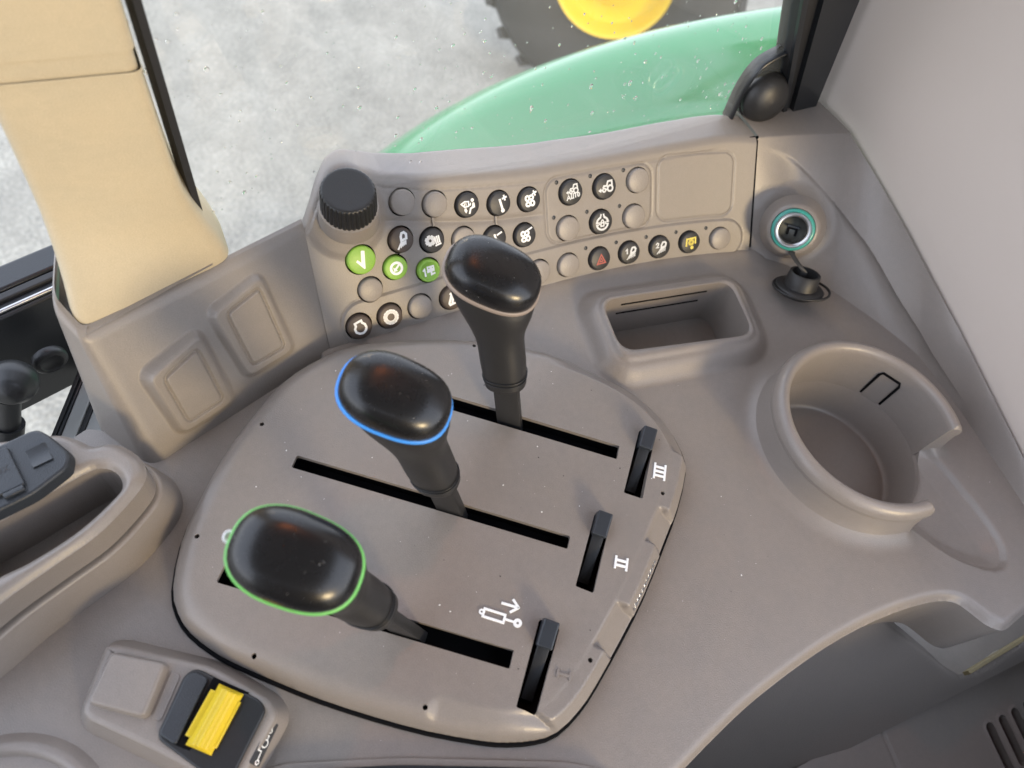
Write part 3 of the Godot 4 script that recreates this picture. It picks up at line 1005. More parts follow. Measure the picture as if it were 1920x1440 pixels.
	for k in mb.n.size(): mb.n[k] = -mb.n[k]
	var nb := MB.new(); nb.v = mb.v; nb.n = mb.n
	for k in range(0, mb.i.size(), 3): nb.tri(mb.i[k], mb.i[k + 1], mb.i[k + 2])
	part("cup_well", nb, M.taupe, cup)
	# moulded spring tab outlined in the back wall, a second one at the side
	for e in [[-66.0, 1.0], [172.0, 1.0]]:
		mb = MB.new()
		var pts := []
		for q in [[-8.0, -1.0], [-8.0, 19.0], [-6.6, 21.6], [6.6, 21.6], [8.0, 19.0], [8.0, -1.0]]:
			var ang := deg_to_rad(e[0] + q[0])
			pts.append(Vector3(CUP.x + 47.75 * cos(ang), q[1] - 5.0, CUP.y + 47.75 * sin(ang)))
		tube(mb, pts, 0.85, 6)
		part("tab_slit", mb, M.void, cup)
	specks(t, -120, 300, -100, 230, 210, func(x, z): return deck_height(x, z), func(x, z): return sd_poly(Vector2(x, z), DECK) < -9 and sd_poly(Vector2(x, z), COVER) > 4 and sd_poly(Vector2(x, z), BIN_OUT) > 14 and Vector2(x, z).distance_to(CUP) > 70 and sd_poly(Vector2(x, z), POCKET) > 4, 41)

# grains of dust and grit lying on a surface
func specks(parent: Node, x0: float, x1: float, z0: float, z1: float, count: int, height: Callable, ok: Callable, seed_: int) -> void:
	var rng := RandomNumberGenerator.new(); rng.seed = seed_
	var pale := MB.new()
	var dark := MB.new()
	for k in count:
		var x := rng.randf_range(x0, x1)
		var z := rng.randf_range(z0, z1)
		var r := 0.12 + 0.30 * pow(rng.randf(), 3.0)
		if not ok.call(x, z): continue
		var mb := pale if rng.randf() < 0.72 else dark
		var y: float = height.call(x, z)
		lathe(mb, Transform3D(Basis(Vector3.UP, rng.randf() * TAU), Vector3(x, y - 0.02, z)), [r, 0.0, r * 0.8, r * 0.5, 0.01, r * 0.7], 5, 0, TAU, 1.0, 0.6 + 0.9 * rng.randf())
	var a := part("dust", pale, M.dust, parent); a.set_meta("kind", "stuff")
	var b := part("grit", dark, M.dirt, parent); b.set_meta("kind", "stuff")

# ---------- lever cover ----------
var COVER := spline(pv([-80.5, 5.9, -55.8, -5.5, -29.5, -14.3, -1.6, -19.6, 27.4, -21.4, 50.7, -18.7, 71.1, -12.8, 88.8, -1.0, 100.0, 13.1, 103.9, 25.5, 101.8, 49.0, 97.8, 68.6, 90.7, 99.3, 83.5, 122.4, 74.7, 146.9, 69.4, 158.7, 61.8, 169.7, 53.2, 175.2, 42.1, 179.0, 30.6, 181.2, 7.3, 183.5, -16.5, 184.0, -40.6, 183.4, -60.5, 181.7, -80.8, 179.4, -91.5, 177.2, -103.3, 173.1, -111.7, 167.2, -118.3, 158.1, -124.2, 139.3, -125.7, 123.4, -126.1, 106.2, -124.8, 85.9, -120.8, 63.5, -116.5, 46.5, -108.0, 30.9, -95.5, 15.9]), true, 2)
# travel slots x0, x1, z0, z1 and thumb slots as quads
const SLOTS := [[-99.0, 34.2, 144.5, 152.6], [-90.4, 48.2, 85.6, 92.4], [-60.0, 63.9, 28.6, 37.0]]
var THUMBS := [pv([73.0, 15.5, 82.0, 16.5, 80.5, 54.9, 70.4, 54.6]), pv([57.8, 70.3, 66.2, 71.3, 64.4, 109.6, 55.4, 108.8]), pv([42.2, 128.3, 52.0, 129.6, 49.8, 167.2, 40.6, 166.6])]
var PADS := [pv([81.5, 19.5, 120, 25.0, 120, 60.5, 80.0, 55.0]), pv([65.5, 71.8, 120, 82.0, 120, 116.5, 63.8, 108.2]), pv([51.5, 129.6, 110, 138.0, 110, 186.0, 49.0, 166.0])]

func cover_height(x: float, z: float, e: float) -> float:   # e: distance inside the outline
	var p := Vector2(x, z)
	var top := 16.0 + 0.8 * (1.0 - Vector2((x + 10) / 110.0, (z - 85) / 100.0).length_squared())
	var soft := 1.0 - clampf(e / 11.0, 0.0, 1.0)
	var h := 3.0 + (top - 3.0) * pow(1.0 - pow(soft, 2.6), 1.0 / 2.2)
	var right := ss(10.0, 50.0, x) * (1.0 - ss(164.0, 176.0, z))
	if right > 0.0:
		var ch := minf(4.5 + e * 0.95, top - 0.0)
		var sm := top - 1.2
		if ch > sm - 1.5: ch = lerpf(ch, top, ss(sm - 1.5, top + 0.2, ch)) 
		var pad := 0.0
		for q in PADS:
			var d := sd_poly(p, q)
			if d < 3.0:
				var flat := (top - 0.2) - maxf(0.0, 5.2 - e) * 1.7
				pad = maxf(pad, flat * (1.0 - ss(-0.4, 1.2, d)) if flat > ch else 0.0)
		h = lerpf(h, maxf(ch, pad), right)
		# long finger scoop along the front edge
	var scoop := sd_box(p, Vector2(34, 177.0), Vector2(27, 3.6), 3.5)
	if scoop < 4.0: h -= 1.8 * (1.0 - ss(-3.0, 4.0, scoop))
	return h

func lever_cover() -> void:
	var t := thing("lever_cover", "domed taupe lever cover plate with three long slots", "cover plate", Vector3(-10, 0, 80))
	var holes := [[90.5, 48.4], [68.4, 139.2], [-71.3, 176.2], [3.6, 176.6], [-116.0, 136.0], [-113.0, 75.0], [-26.3, -7.0]]
	var mask := func(x: float, z: float) -> float:
		var p := Vector2(x, z)
		var m := sd_poly(p, COVER)
		if m > -3.0 and m > 2.0: return m
		for s in SLOTS:
			var q := sd_box(p, Vector2((s[0] + s[1]) / 2, (s[2] + s[3]) / 2), Vector2((s[1] - s[0]) / 2, (s[3] - s[2]) / 2), 0.4)
			m = maxf(m, -q)
		if x > 35:
			for q in THUMBS: m = maxf(m, -sd_poly(p, q))
		for hh in holes: m = maxf(m, 1.15 - p.distance_to(Vector2(hh[0], hh[1])))
		return m
	var place := func(x: float, z: float) -> Vector3:
		return Vector3(x, cover_height(x, z, maxf(0.0, -sd_poly(Vector2(x, z), COVER))), z)
	var depth := func(x: float, z: float) -> float:
		return 3.2 if sd_poly(Vector2(x, z), COVER) > -1.6 else (2.6 if x < 68 else 6.0)
	var mb := MB.new()
	sheet(mb, -127, 105, -23, 186, 0.9, place, mask, Vector3.UP, Vector3.DOWN, depth)
	part("cover", mb, M.cover, t)
	mb = MB.new()                                             # dark gap all round its foot
	var ring := inset(COVER, -1.7)
	prism(mb, ring, -2.0, 2.4, 0.8)
	part("gasket", mb, M.void, t)
	for s in SLOTS:
		mb = MB.new()
		var x0: float = s[0] - 3; var x1: float = s[1] + 3; var z0: float = s[2] - 2; var z1: float = s[3] + 2
		well(mb, PackedVector2Array([Vector2(x0, z0), Vector2(x1, z0), Vector2(x1, z1), Vector2(x0, z1)]), 14.0, 3.2)
		part("slot_liner", mb, M.void, t)
	for q in THUMBS:
		mb = MB.new()
		well(mb, inset(q, -1.6), 10.0, 3.0)
		part("slider_well", mb, M.void, t)
	for hh in holes:
		mb = MB.new()
		lathe(mb, Transform3D(Basis(), Vector3(hh[0], 0, hh[1])), [1.5, 3.0, 1.5, 13.0 if hh[1] < 150.0 and hh[0] > -100 else 7.0], 12)
		lathe(mb, Transform3D(Basis(), Vector3(hh[0], 3.0, hh[1])), [1.5, 0.0, 0.01, 0.0], 12)
		part("screw_hole", mb, M.void, t)
	# flow sliders: black tongues with a square cap standing up at the rear end
	for k in 3:
		var q: PackedVector2Array = THUMBS[k]
		var a := (q[0] + q[1]) * 0.5
		var b := (q[2] + q[3]) * 0.5
		var dirz := Vector3(b.x - a.x, 0, b.y - a.y).normalized()
		var xf := frame(Vector3(a.x, 14.5, a.y), Vector3.UP, Vector3(dirz.z, 0, -dirz.x))
		mb = MB.new()
		var rows := []
		for j in 9:                                           # tongue: an arc sinking into the slot
			var zz := 2.0 + 30.0 * j / 8.0
			var yy := 5.0 - 14.0 * pow(j / 8.0, 1.5)
			rows.append(PackedVector3Array([xf * Vector3(-2.9, -9, zz), xf * Vector3(-2.9, yy, zz), xf * Vector3(-2.4, yy + 0.5, zz), xf * Vector3(2.4, yy + 0.5, zz), xf * Vector3(2.9, yy, zz), xf * Vector3(2.9, -9, zz)]))
		grid(mb, rows, false, xf * Vector3(0, -10, 15))
		var tongue := part("flow_slider", mb, M.black, t)
		mb = MB.new()
		var cx := Transform3D(xf.basis * Basis(Vector3.RIGHT, 0.25), xf * Vector3(0, 2.0, 4.5))
		prism(mb, rounded(PackedVector2Array([Vector2(-3.7, -5.8), Vector2(3.7, -5.8), Vector2(3.7, 6.4), Vector2(-3.7, 6.4)]), 0.9, 3), -8.0, 6.0, 0.9, cx)
		part("slider_cap", mb, M.slider, tongue)
	# raised lettering
	var IV := [["III", Vector2(87.2, 36.8), "white"], ["II", Vector2(74.9, 91.6), "white"], ["I", Vector2(58.0, 148.5), "cover"]]
	for e in IV:
		var n: int = (e[0] as String).length()
		var yy := cover_height(e[1].x, e[1].y, maxf(0.0, -sd_poly(e[1], COVER)))
		var xf := frame(Vector3(e[1].x, yy - 0.4, e[1].y), Vector3.UP, Vector3(0, 0, 1).rotated(Vector3.UP, 0.03))
		mb = MB.new()
		var w := 1.35 * n + 0.55
		for side in [-1, 1]:
			box(mb, Vector3(-w, 0, side * 2.8 - 0.55), Vector3(w, 1.0, side * 2.8 + 0.55), 0.15, xf)
		for j in n:
			var cxx := (j - (n - 1) * 0.5) * 2.5
			box(mb, Vector3(cxx - 0.62, 0, -2.3), Vector3(cxx + 0.62, 0.97, 2.3), 0.15, xf)
		part("numeral", mb, M[e[2]], t, "raised %s Roman numeral %s" % ["white" if e[2] == "white" else "unpainted", e[0]])
	# cylinder symbol and arrow in relief
	var S := MB.new()
	var xs := frame(Vector3(23.0, 16.35, 132.7), Vector3.UP, Vector3(1, 0, 0).rotated(Vector3.UP, -0.02))
	for bar in [[-6.6, -2.3, 4.2, -1.2], [-6.6, 1.2, 4.2, 2.3], [-6.6, -1.2, -5.5, 1.2], [3.1, -1.2, 4.2, 1.2], [4.2, -0.5, 8.4, 0.5]]:
		box(S, Vector3(bar[0], 0, bar[1]), Vector3(bar[2], 0.85, bar[3]), 0.12, xs)
	lathe(S, xs * Transform3D(Basis(), Vector3(9.9, 0, 0)), [2.0, 0, 2.0, 0.83, 0.6, 0.83, 0.6, 0.0], 20)
	lathe(S, xs * Transform3D(Basis(), Vector3(-7.0, 0, 0)), [1.3, 0, 1.3, 0.82, 0.5, 0.82, 0.5, 0.0], 16)
	part("cylinder_symbol", S, M.white, t, "raised white hydraulic cylinder symbol")
	S = MB.new()
	var xa := frame(Vector3(28.4, 16.35, 126.2), Vector3.UP, Vector3(1, 0, 0))
	box(S, Vector3(-4.8, 0, -0.55), Vector3(2.4, 0.8, 0.6), 0.12, xa)
	for side in [-1, 1]:
		box(S, Vector3(-4.6, 0, -0.58), Vector3(0.3, 0.84, 0.58), 0.12, xa * Transform3D(Basis(Vector3.UP, side * 0.72), Vector3(3.4, 0, 0)))
	part("arrow_symbol", S, M.white, t, "raised white arrow pointing rearward")
	# worn maker's badge let into the rear chamfer
	S = MB.new()
	var path := [[93.9, 82.5], [92.3, 89.0], [90.6, 96.0], [88.7, 103.0], [86.6, 110.0]]
	var rng := RandomNumberGenerator.new(); rng.seed = 3
	var rows := []
	for j in 61:
		var ff := j / 60.0 * 3.999
		var k := int(ff)
		var c := Vector2(path[k][0], path[k][1]).lerp(Vector2(path[k + 1][0], path[k + 1][1]), ff - k)
		var w0 := 0.5 + 1.9 * absf(sin(j * 0.55)) * (0.55 + 0.45 * rng.randf())
		var inn := Vector2(-0.96, -0.24)
		var row := PackedVector3Array()
		for q in [0.0, 0.3, 0.7, 1.0]:
			var p: Vector2 = c + inn * (w0 * q)
			row.append(Vector3(p.x, cover_height(p.x, p.y, maxf(0.0, -sd_poly(p, COVER))) + (0.45 if q > 0.1 and q < 0.9 else -0.3), p.y))
		rows.append(row)
	grid(S, rows, false, Vector3(60, -20, 96))
	part("badge", S, M.chrome, t, "worn silver badge on the rear chamfer")
	specks(t, -115, 95, -10, 175, 170, func(x, z): return cover_height(x, z, maxf(0.0, -sd_poly(Vector2(x, z), COVER))), func(x, z): return sd_poly(Vector2(x, z), COVER) < -14 and not in_slots(x, z), 12)

func in_slots(x: float, z: float) -> bool:
	for s in SLOTS:
		if x > s[0] - 1 and x < s[1] + 1 and z > s[2] - 1 and z < s[3] + 1: return true
	for q in THUMBS:
		if sd_poly(Vector2(x, z), q) < 1.5: return true
	return false

# open-topped dark box
func well(mb: MB, poly: PackedVector2Array, y1: float, y0: float) -> void:
	var n := poly.size()
	var cen := Vector2.ZERO
	for p in poly: cen += p / n
	for k in n:
		var a := poly[k]
		var b := poly[(k + 1) % n]
		var q := Vector3(b.y - a.y, 0, a.x - b.x).normalized()
		if q.dot(Vector3(cen.x - a.x, 0, cen.y - a.y)) < 0: q = -q
		var i0 := mb.add(Vector3(a.x, y0, a.y), q)
		mb.add(Vector3(b.x, y0, b.y), q); mb.add(Vector3(b.x, y1, b.y), q); mb.add(Vector3(a.x, y1, a.y), q)
		mb.quad(i0, i0 + 1, i0 + 2, i0 + 3)
	cap(mb, poly, y0, Vector3.UP)

# ---------- levers ----------
func levers() -> void:
	var L := [
		["control_lever", Vector3(-11.5, 10, 148.6), Vector3(-50.7, 106, 157.0), "ring_green", "black control lever with a green ring, nearest of the three"],
		["control_lever", Vector3(-9.5, 10, 89.0), Vector3(-40.3, 106, 88.2), "ring_blue", "black control lever with a blue ring, in the middle slot"],
		["control_lever", Vector3(5.5, 10, 32.8), Vector3(-20.8, 103.5, 14.5), "ring_brown", "black control lever with a taupe ring, nearest the buttons"]]
	for e in L:
		var foot: Vector3 = e[1]
		var head: Vector3 = e[2]
		var t := thing(e[0], e[4], "lever", foot, "levers on the console")
		var axis := (head - foot).normalized()
		# knob cap: an egg-shaped dome, its face turned a little to the driver
		var kf := frame(head - Vector3(0, 2.0, 0), Vector3(0.16, 0.95, 0.20), Vector3(1, -0.12, 0.02))
		var mb := MB.new()
		var rows := []
		for j in 15:
			var a := PI / 2 * j / 14.0
			var k := pow(cos(a), 0.62)
			var y := 12.0 * pow(sin(a), 0.74)
			rows.append(knob_ring(kf, maxf(k, 0.002), y, 0.0))
		rows.push_front(knob_ring(kf, 0.965, -1.5, 0.0))
		grid(mb, rows, true, kf * Vector3(0, -6, 0))
		part("knob_cap", mb, M.knob, t)
		var rng := RandomNumberGenerator.new(); rng.seed = int(head.z * 7.0)
		mb = MB.new()                                         # grains of dust on the rubber
		for j in 34:
			var a := rng.randf() * PI / 2
			var b := rng.randf() * TAU
			var p := kf * Vector3(knob_radius(b) * pow(cos(a), 0.62) * cos(b), 12.0 * pow(sin(a), 0.74) - 0.03, knob_radius(b) * pow(cos(a), 0.62) * sin(b))
			var r := 0.05 + 0.10 * pow(rng.randf(), 3.0)
			lathe(mb, frame(p, p - kf * Vector3(0, -8, 0), Vector3.RIGHT), [r, 0.0, r * 0.7, r * 0.5, 0.01, r * 0.6], 5)
		var dust := part("dust", mb, M.dust, t); dust.set_meta("kind", "stuff")
		mb = MB.new()
		rows = []
		for j in 13:
			var a := TAU * j / 12.0
			rows.append(knob_ring(kf, 0.995 + 0.055 * cos(a), -1.4 + 1.6 * sin(a), 0.0))
		grid(mb, rows, true)
		var c := kf.origin
		for q in mb.n.size():
			var p := mb.v[q] * 1000.0
			var w := kf.affine_inverse() * p
			var rad := Vector3(w.x, 0, w.z).normalized()
			var mid := kf * Vector3(rad.x * 21.0, -1.4, rad.z * 19.5)
			var lw := kf.basis * Vector3(rad.x, 0, rad.z)
			var dv := p - kf * Vector3(w.x / 1.0, -1.4, w.z)
			# outward of the small tube
			var sgn := mb.n[q].dot(kf.basis.y * (w.y + 1.4) + lw * (1.0 if knob_out(w) else -1.0))
			if sgn < 0.0: mb.n[q] = -mb.n[q]
		var nb := MB.new(); nb.v = mb.v; nb.n = mb.n
		for k in range(0, mb.i.size(), 3): nb.tri(mb.i[k], mb.i[k + 1], mb.i[k + 2])
		part("colour_ring", nb, M[e[3]], t)
		if e[3] == "ring_green":                              # small moulded eye at the ring's front
			mb = MB.new()
			var pts := []
			for j in 17: pts.append(kf * Vector3(-23.4 + 1.5 * cos(TAU * j / 16.0), -1.6, 0.5 + 1.7 * sin(TAU * j / 16.0)))
			tube(mb, pts, 0.6, 8, false)
			part("eyelet", mb, M.white, t)
		# rubber grip: funnel under the ring, then a slightly flattened sleeve
		mb = MB.new()
		rows = []
		var low := foot.lerp(head, 0.42 if e[3] == "ring_green" else 0.35)
		var gf := frame(low, axis, Vector3(1, 0, 0))
		for j in 15:
			var f := j / 14.0
			var at := (kf.origin + kf.basis.y * -2.5).lerp(low, f)
			var k := ss(0.0, 0.60, f)
			var y := kf.basis.y.lerp(axis, minf(1.0, f * 1.8)).normalized()
			var ff := frame(at, y, kf.basis.x.lerp(gf.basis.x, f))
			var sz := lerpf(0.965, 0.0, k)
			rows.append(sleeve_ring(ff, k, 1.0 - 0.06 * ss(0.75, 1.0, f)))
		var fend := frame(low - axis * 2.2, axis, Vector3(1, 0, 0))
		rows.append(sleeve_ring(frame(low - axis * 1.2, axis, Vector3(1, 0, 0)), 1.0, 0.93))
		rows.append(sleeve_ring(fend, 1.0, 0.84))
		rows.append(sleeve_ring(fend, 1.0, 0.3))
		for j in rows.size() - 1: pass
		grid(mb, rows, true)
		orient_axis(mb, kf.origin, low)
		part("grip", mb, M.rubber, t)
		for off in [3.0, 5.2]:
			mb = MB.new()
			var line := []
			var sr := sleeve_ring(frame(low + axis * off, axis, Vector3(1, 0, 0)), 1.0, 0.985 if off > 4 else 0.965)
			for p in sr: line.append(p)
			line.append(sr[0])
			tube(mb, line, 0.28, 6, false)
			part("grip_seam", mb, M.black, t)
		# flat blade down into the slot
		mb = MB.new()
		var bf := frame(foot - axis * 3.0, axis, Vector3(1, 0, 0))
		var poly := rounded(PackedVector2Array([Vector2(-6.4, -2.6), Vector2(6.4, -2.6), Vector2(6.4, 2.6), Vector2(-6.4, 2.6)]), 0.7, 2)
		prism(mb, poly, 0.0, (low - foot).length() + 4.0, 0.0, bf)
		part("blade", mb, M.rubber, t)

func knob_out(w: Vector3) -> bool:
	var a := atan2(w.z, w.x)
	return Vector2(w.x, w.z).length() > knob_radius(a)

func knob_radius(a: float) -> float:
	var c := cos(a)
	var s := sin(a)
	var n := 2.5
	var r := 1.0 / pow(pow(absf(c) / 21.6, n) + pow(absf(s) / 15.2, n), 1.0 / n)
	return r * (1.0 + 0.035 * cos(a - 2.8) + 0.012 * cos(2.0 * (a - 0.7)))

func knob_ring(kf: Transform3D, k: float, y: float, _tw: float) -> PackedVector3Array:
	var r := PackedVector3Array()
	for j in 56:
		var a := TAU * j / 56
		var q := knob_radius(a) * k
		r.append(kf * Vector3(q * cos(a), y, q * sin(a)))
	return r

func sleeve_ring(xf: Transform3D, k: float, scale: float) -> PackedVector3Array:
	var r := PackedVector3Array()
	for j in 56:
		var a := TAU * j / 56
		var n := 2.4
		var s := 1.0 / pow(pow(absf(cos(a)) / 11.2, n) + pow(absf(sin(a)) / 9.4, n), 1.0 / n)
		var q := lerpf(knob_radius(a) * 0.955, s, k) * scale
		r.append(xf * Vector3(q * cos(a), 0, q * sin(a)))
	return r

func orient_axis(mb: MB, a: Vector3, b: Vector3) -> void:
	for k in mb.v.size():
		var p := mb.v[k] * 1000.0
		var t := (p - a).dot(b - a) / (b - a).length_squared()
		var c := a.lerp(b, clampf(t, 0.0, 0.97))
		if mb.n[k].dot(p - c) < 0.0: mb.n[k] = -mb.n[k]
	var idx := mb.i
	mb.i = PackedInt32Array()
	for k in range(0, idx.size(), 3): mb.tri(idx[k], idx[k + 1], idx[k + 2])

# ---------- button panel ----------
func groove(d: float, depth: float, half: float) -> float:     # a moulded line where |d| is small
	return -depth * (1.0 - ss(half * 0.35, half, absf(d)))

func panel_relief(s: float, t: float) -> float:
	var p := Vector2(s, t)
	var r := 0.0
	# raised lower strip, its upper edge a step
	var cap_l := sd_box(p, Vector2(147, 12.0), Vector2(138, 13.2), 12.5)
	r += 0.9 * (1.0 - ss(-0.6, 0.5, cap_l))
	r += groove(cap_l, 0.5, 0.9)
	# group box round six buttons and the blank square plate
	var grp := sd_box(p, Vector2(179.5, 46.3), Vector2(37.2, 20.0), 9.0)
	r += groove(grp, 0.6, 0.9) + 0.35 * (1.0 - ss(-0.5, 0.5, grp))
	var sq := sd_box(p, Vector2(248.5, 48.2), Vector2(27.6, 20.6), 8.0)
	r += groove(sq, 0.6, 0.75)
	# soft valley between the two climate rows
	if s > 34 and s < 150:
		var mid := curve([34, 66, 50, 62.5, 70, 57.5, 90, 53.0, 110, 49.2, 130, 46.9, 150, 45.5], s)
		var v := absf(t - mid)
		if v < 5.0: r -= 1.1 * pow(1.0 - v / 5.0, 2.0) * ss(34, 44, s) * (1.0 - ss(128, 150, s))
	# swelling that carries the rotary dial
	var dd := Vector2((s - 23.0), (t - 71.0)).length()
	if dd < 24.0: r += 6.0 * pow(1.0 - dd / 24.0, 0.9) * ss(0.0, 0.25, 1.0 - dd / 24.0)
	# line that follows the crest
	var top := curve(CREST, s)
	r += groove(t - (top - 6.0), 0.3, 0.8) * ss(30, 45, s) * (1.0 - ss(262, 272, s))
	return r

func control_panel() -> void:
	var t := thing("button_console", "leaning taupe button panel with rows of round push buttons", "control panel", Vector3(10, 0, -80))
	var mb := MB.new()
	var mask := func(s: float, q: float) -> float:
		var m := -50.0
		for b in BUTTONS:
			if absf(s - b[0]) < 14 and absf(q - b[1]) < 14: m = maxf(m, b[4] + 0.7 - Vector2(s - b[0], q - b[1]).length())
		for k in range(0, LEDS.size(), 2):
			if absf(s - LEDS[k]) < 4: m = maxf(m, 1.35 - Vector2(s - LEDS[k], q - LEDS[k + 1]).length())
		return m
	var place := func(s: float, q: float) -> Vector3: return panel_surface(s, q, panel_relief(s, q))
	sheet(mb, 0.1, PLEN - 0.7, -4, 148, 0.75, place, mask, Vector3(PH.x * 0.8, 0.6, PH.y * 0.8), Vector3(-PH.x * cos(LEAN), -sin(LEAN), -PH.y * cos(LEAN)), func(_a, _b): return 5.0)
	part("fascia", mb, M.panel, t)
	# dark backing behind the button openings
	mb = MB.new()
	sheet(mb, 2, PLEN - 2, 0, 78, 12.0, func(s, q): return ppt(s, minf(q, curve(CREST, s) - 8.0), -4.5), null, Vector3(PH.x, 0.6, PH.y))
	part("backing", mb, M.void, t)
	# push buttons
	var shapes := {}
	for b in BUTTONS:
		var rad: float = b[4]
		var relief := panel_relief(b[0], b[1])
		var xf := pframe(b[0], b[1], relief)
		var h := 2.9
		mb = MB.new()
		if b[3] == "pages":
			lathe(mb, xf, [rad, -4.0, rad, h - 0.9, rad - 0.25, h - 0.3, rad - 0.8, h, rad - 1.5, h, rad - 2.0, h - 0.6, 0.01, h - 0.6], 44)
		else:
			lathe(mb, xf, [rad, -4.0, rad, h - 0.9, rad - 0.25, h - 0.3, rad - 0.9, h, 0.01, h + 0.02], 44)
		var o := part("push_button", mb, M[b[2]], t, button_label(b))
		if b[3] != "":
			mb = MB.new()
			var lift := h + 0.06 if b[3] != "pages" else h - 0.52
			strokes(mb, xf, symbol(b[3]), rad, lift)
			var ink: Material = M.white
			if b[3] in ["lamp_one", "lamp_two", "axle_lock", "tractor", "tractor_auto"]: ink = M.greyprint
			if b[3] == "hazard": ink = M.redprint
			if b[3] == "pto": ink = M.yellowprint
			part("symbol", mb, ink, o)
	for k in range(0, LEDS.size(), 2):
		mb = MB.new()
		lathe(mb, pframe(LEDS[k], LEDS[k + 1], panel_relief(LEDS[k], LEDS[k + 1])), [1.25, -3, 1.25, -0.15, 0.9, 0.05, 0.01, 0.1], 14)
		part("indicator", mb, M.bluegrey, t)
	# little webs across the valley
	for e in [[70.4, 57.6, 0.25], [109.0, 49.4, 0.2]]:
		mb = MB.new()
		var xf := pframe(e[0], e[1], -1.0)
		box(mb, Vector3(-0.75, 0, -2.6), Vector3(0.75, 1.9, 2.6), 0.5, xf)
		part("rib", mb, M.panel, t)
	# knurled rotary dial
	var df := frame(Vector3(-104.5, 74.5, -27.0), Vector3(0.08, 0.96, 0.20), Vector3(PA.x, 0, PA.y))
	mb = MB.new()
	var rows := []
	var prof := [[14.0, -6.0, 0.0], [14.2, 0.0, 1.0], [13.9, 7.0, 1.0], [13.7, 10.6, 1.0], [13.4, 12.0, 0.8], [12.9, 12.8, 0.25], [12.0, 13.1, 0.0], [11.0, 13.0, 0.0], [0.02, 12.9, 0.0]]
	for e in prof:
		var row := PackedVector3Array()
		for j in 216:
			var a := TAU * j / 216
			var k := 0.5 + 0.5 * cos(a * 36.0)
			var r: float = e[0] - 0.75 * e[2] * pow(k, 3.0)
			row.append(df * Vector3(r * cos(a), e[1], r * sin(a)))
		rows.append(row)
	grid(mb, rows, true, df * Vector3(0, 3, 0))
	var dial := part("rotary_dial", mb, M.black, t, "black knurled rotary dial at the front corner")
	mb = MB.new()
	lathe(mb, df, [15.8, -12.0, 15.4, -4.0, 15.0, -1.8, 13.6, -1.2], 48)
	part("dial_collar", mb, M.panel, dial)

func button_label(b: Array) -> String:
	var names := {"demist": "dark grey button with windscreen and seated figure airflow symbol", "temp_plus": "dark grey button with thermometer and plus sign", "temp_minus": "dark grey button with thermometer and minus sign", "fan_plus": "dark grey button with fan and plus sign", "fan_minus": "dark grey button with fan and minus sign", "beacon": "brown button with white lamp symbol", "gear_pump": "dark grey button with gear and filter symbol", "tick": "large green button with white tick", "back_arrow": "green button with circled arrow", "pages": "green button with sunken rim and page symbols", "engine": "brown button with engine outline", "gear": "brown button with white gear wheel", "hitch": "brown button with hitch linkage symbol", "tractor_auto": "dark grey button with tractor and the word AUTO", "tractor": "dark grey button with tractor and arrow", "axle_lock": "dark grey button with axle and padlock symbol", "hazard": "dark grey hazard button with red triangle", "lamp_one": "dark grey work lamp button numbered 1", "lamp_two": "dark grey work lamp button numbered 2", "pto": "dark grey button with yellow shaft symbol"}
	return names.get(b[3], "")

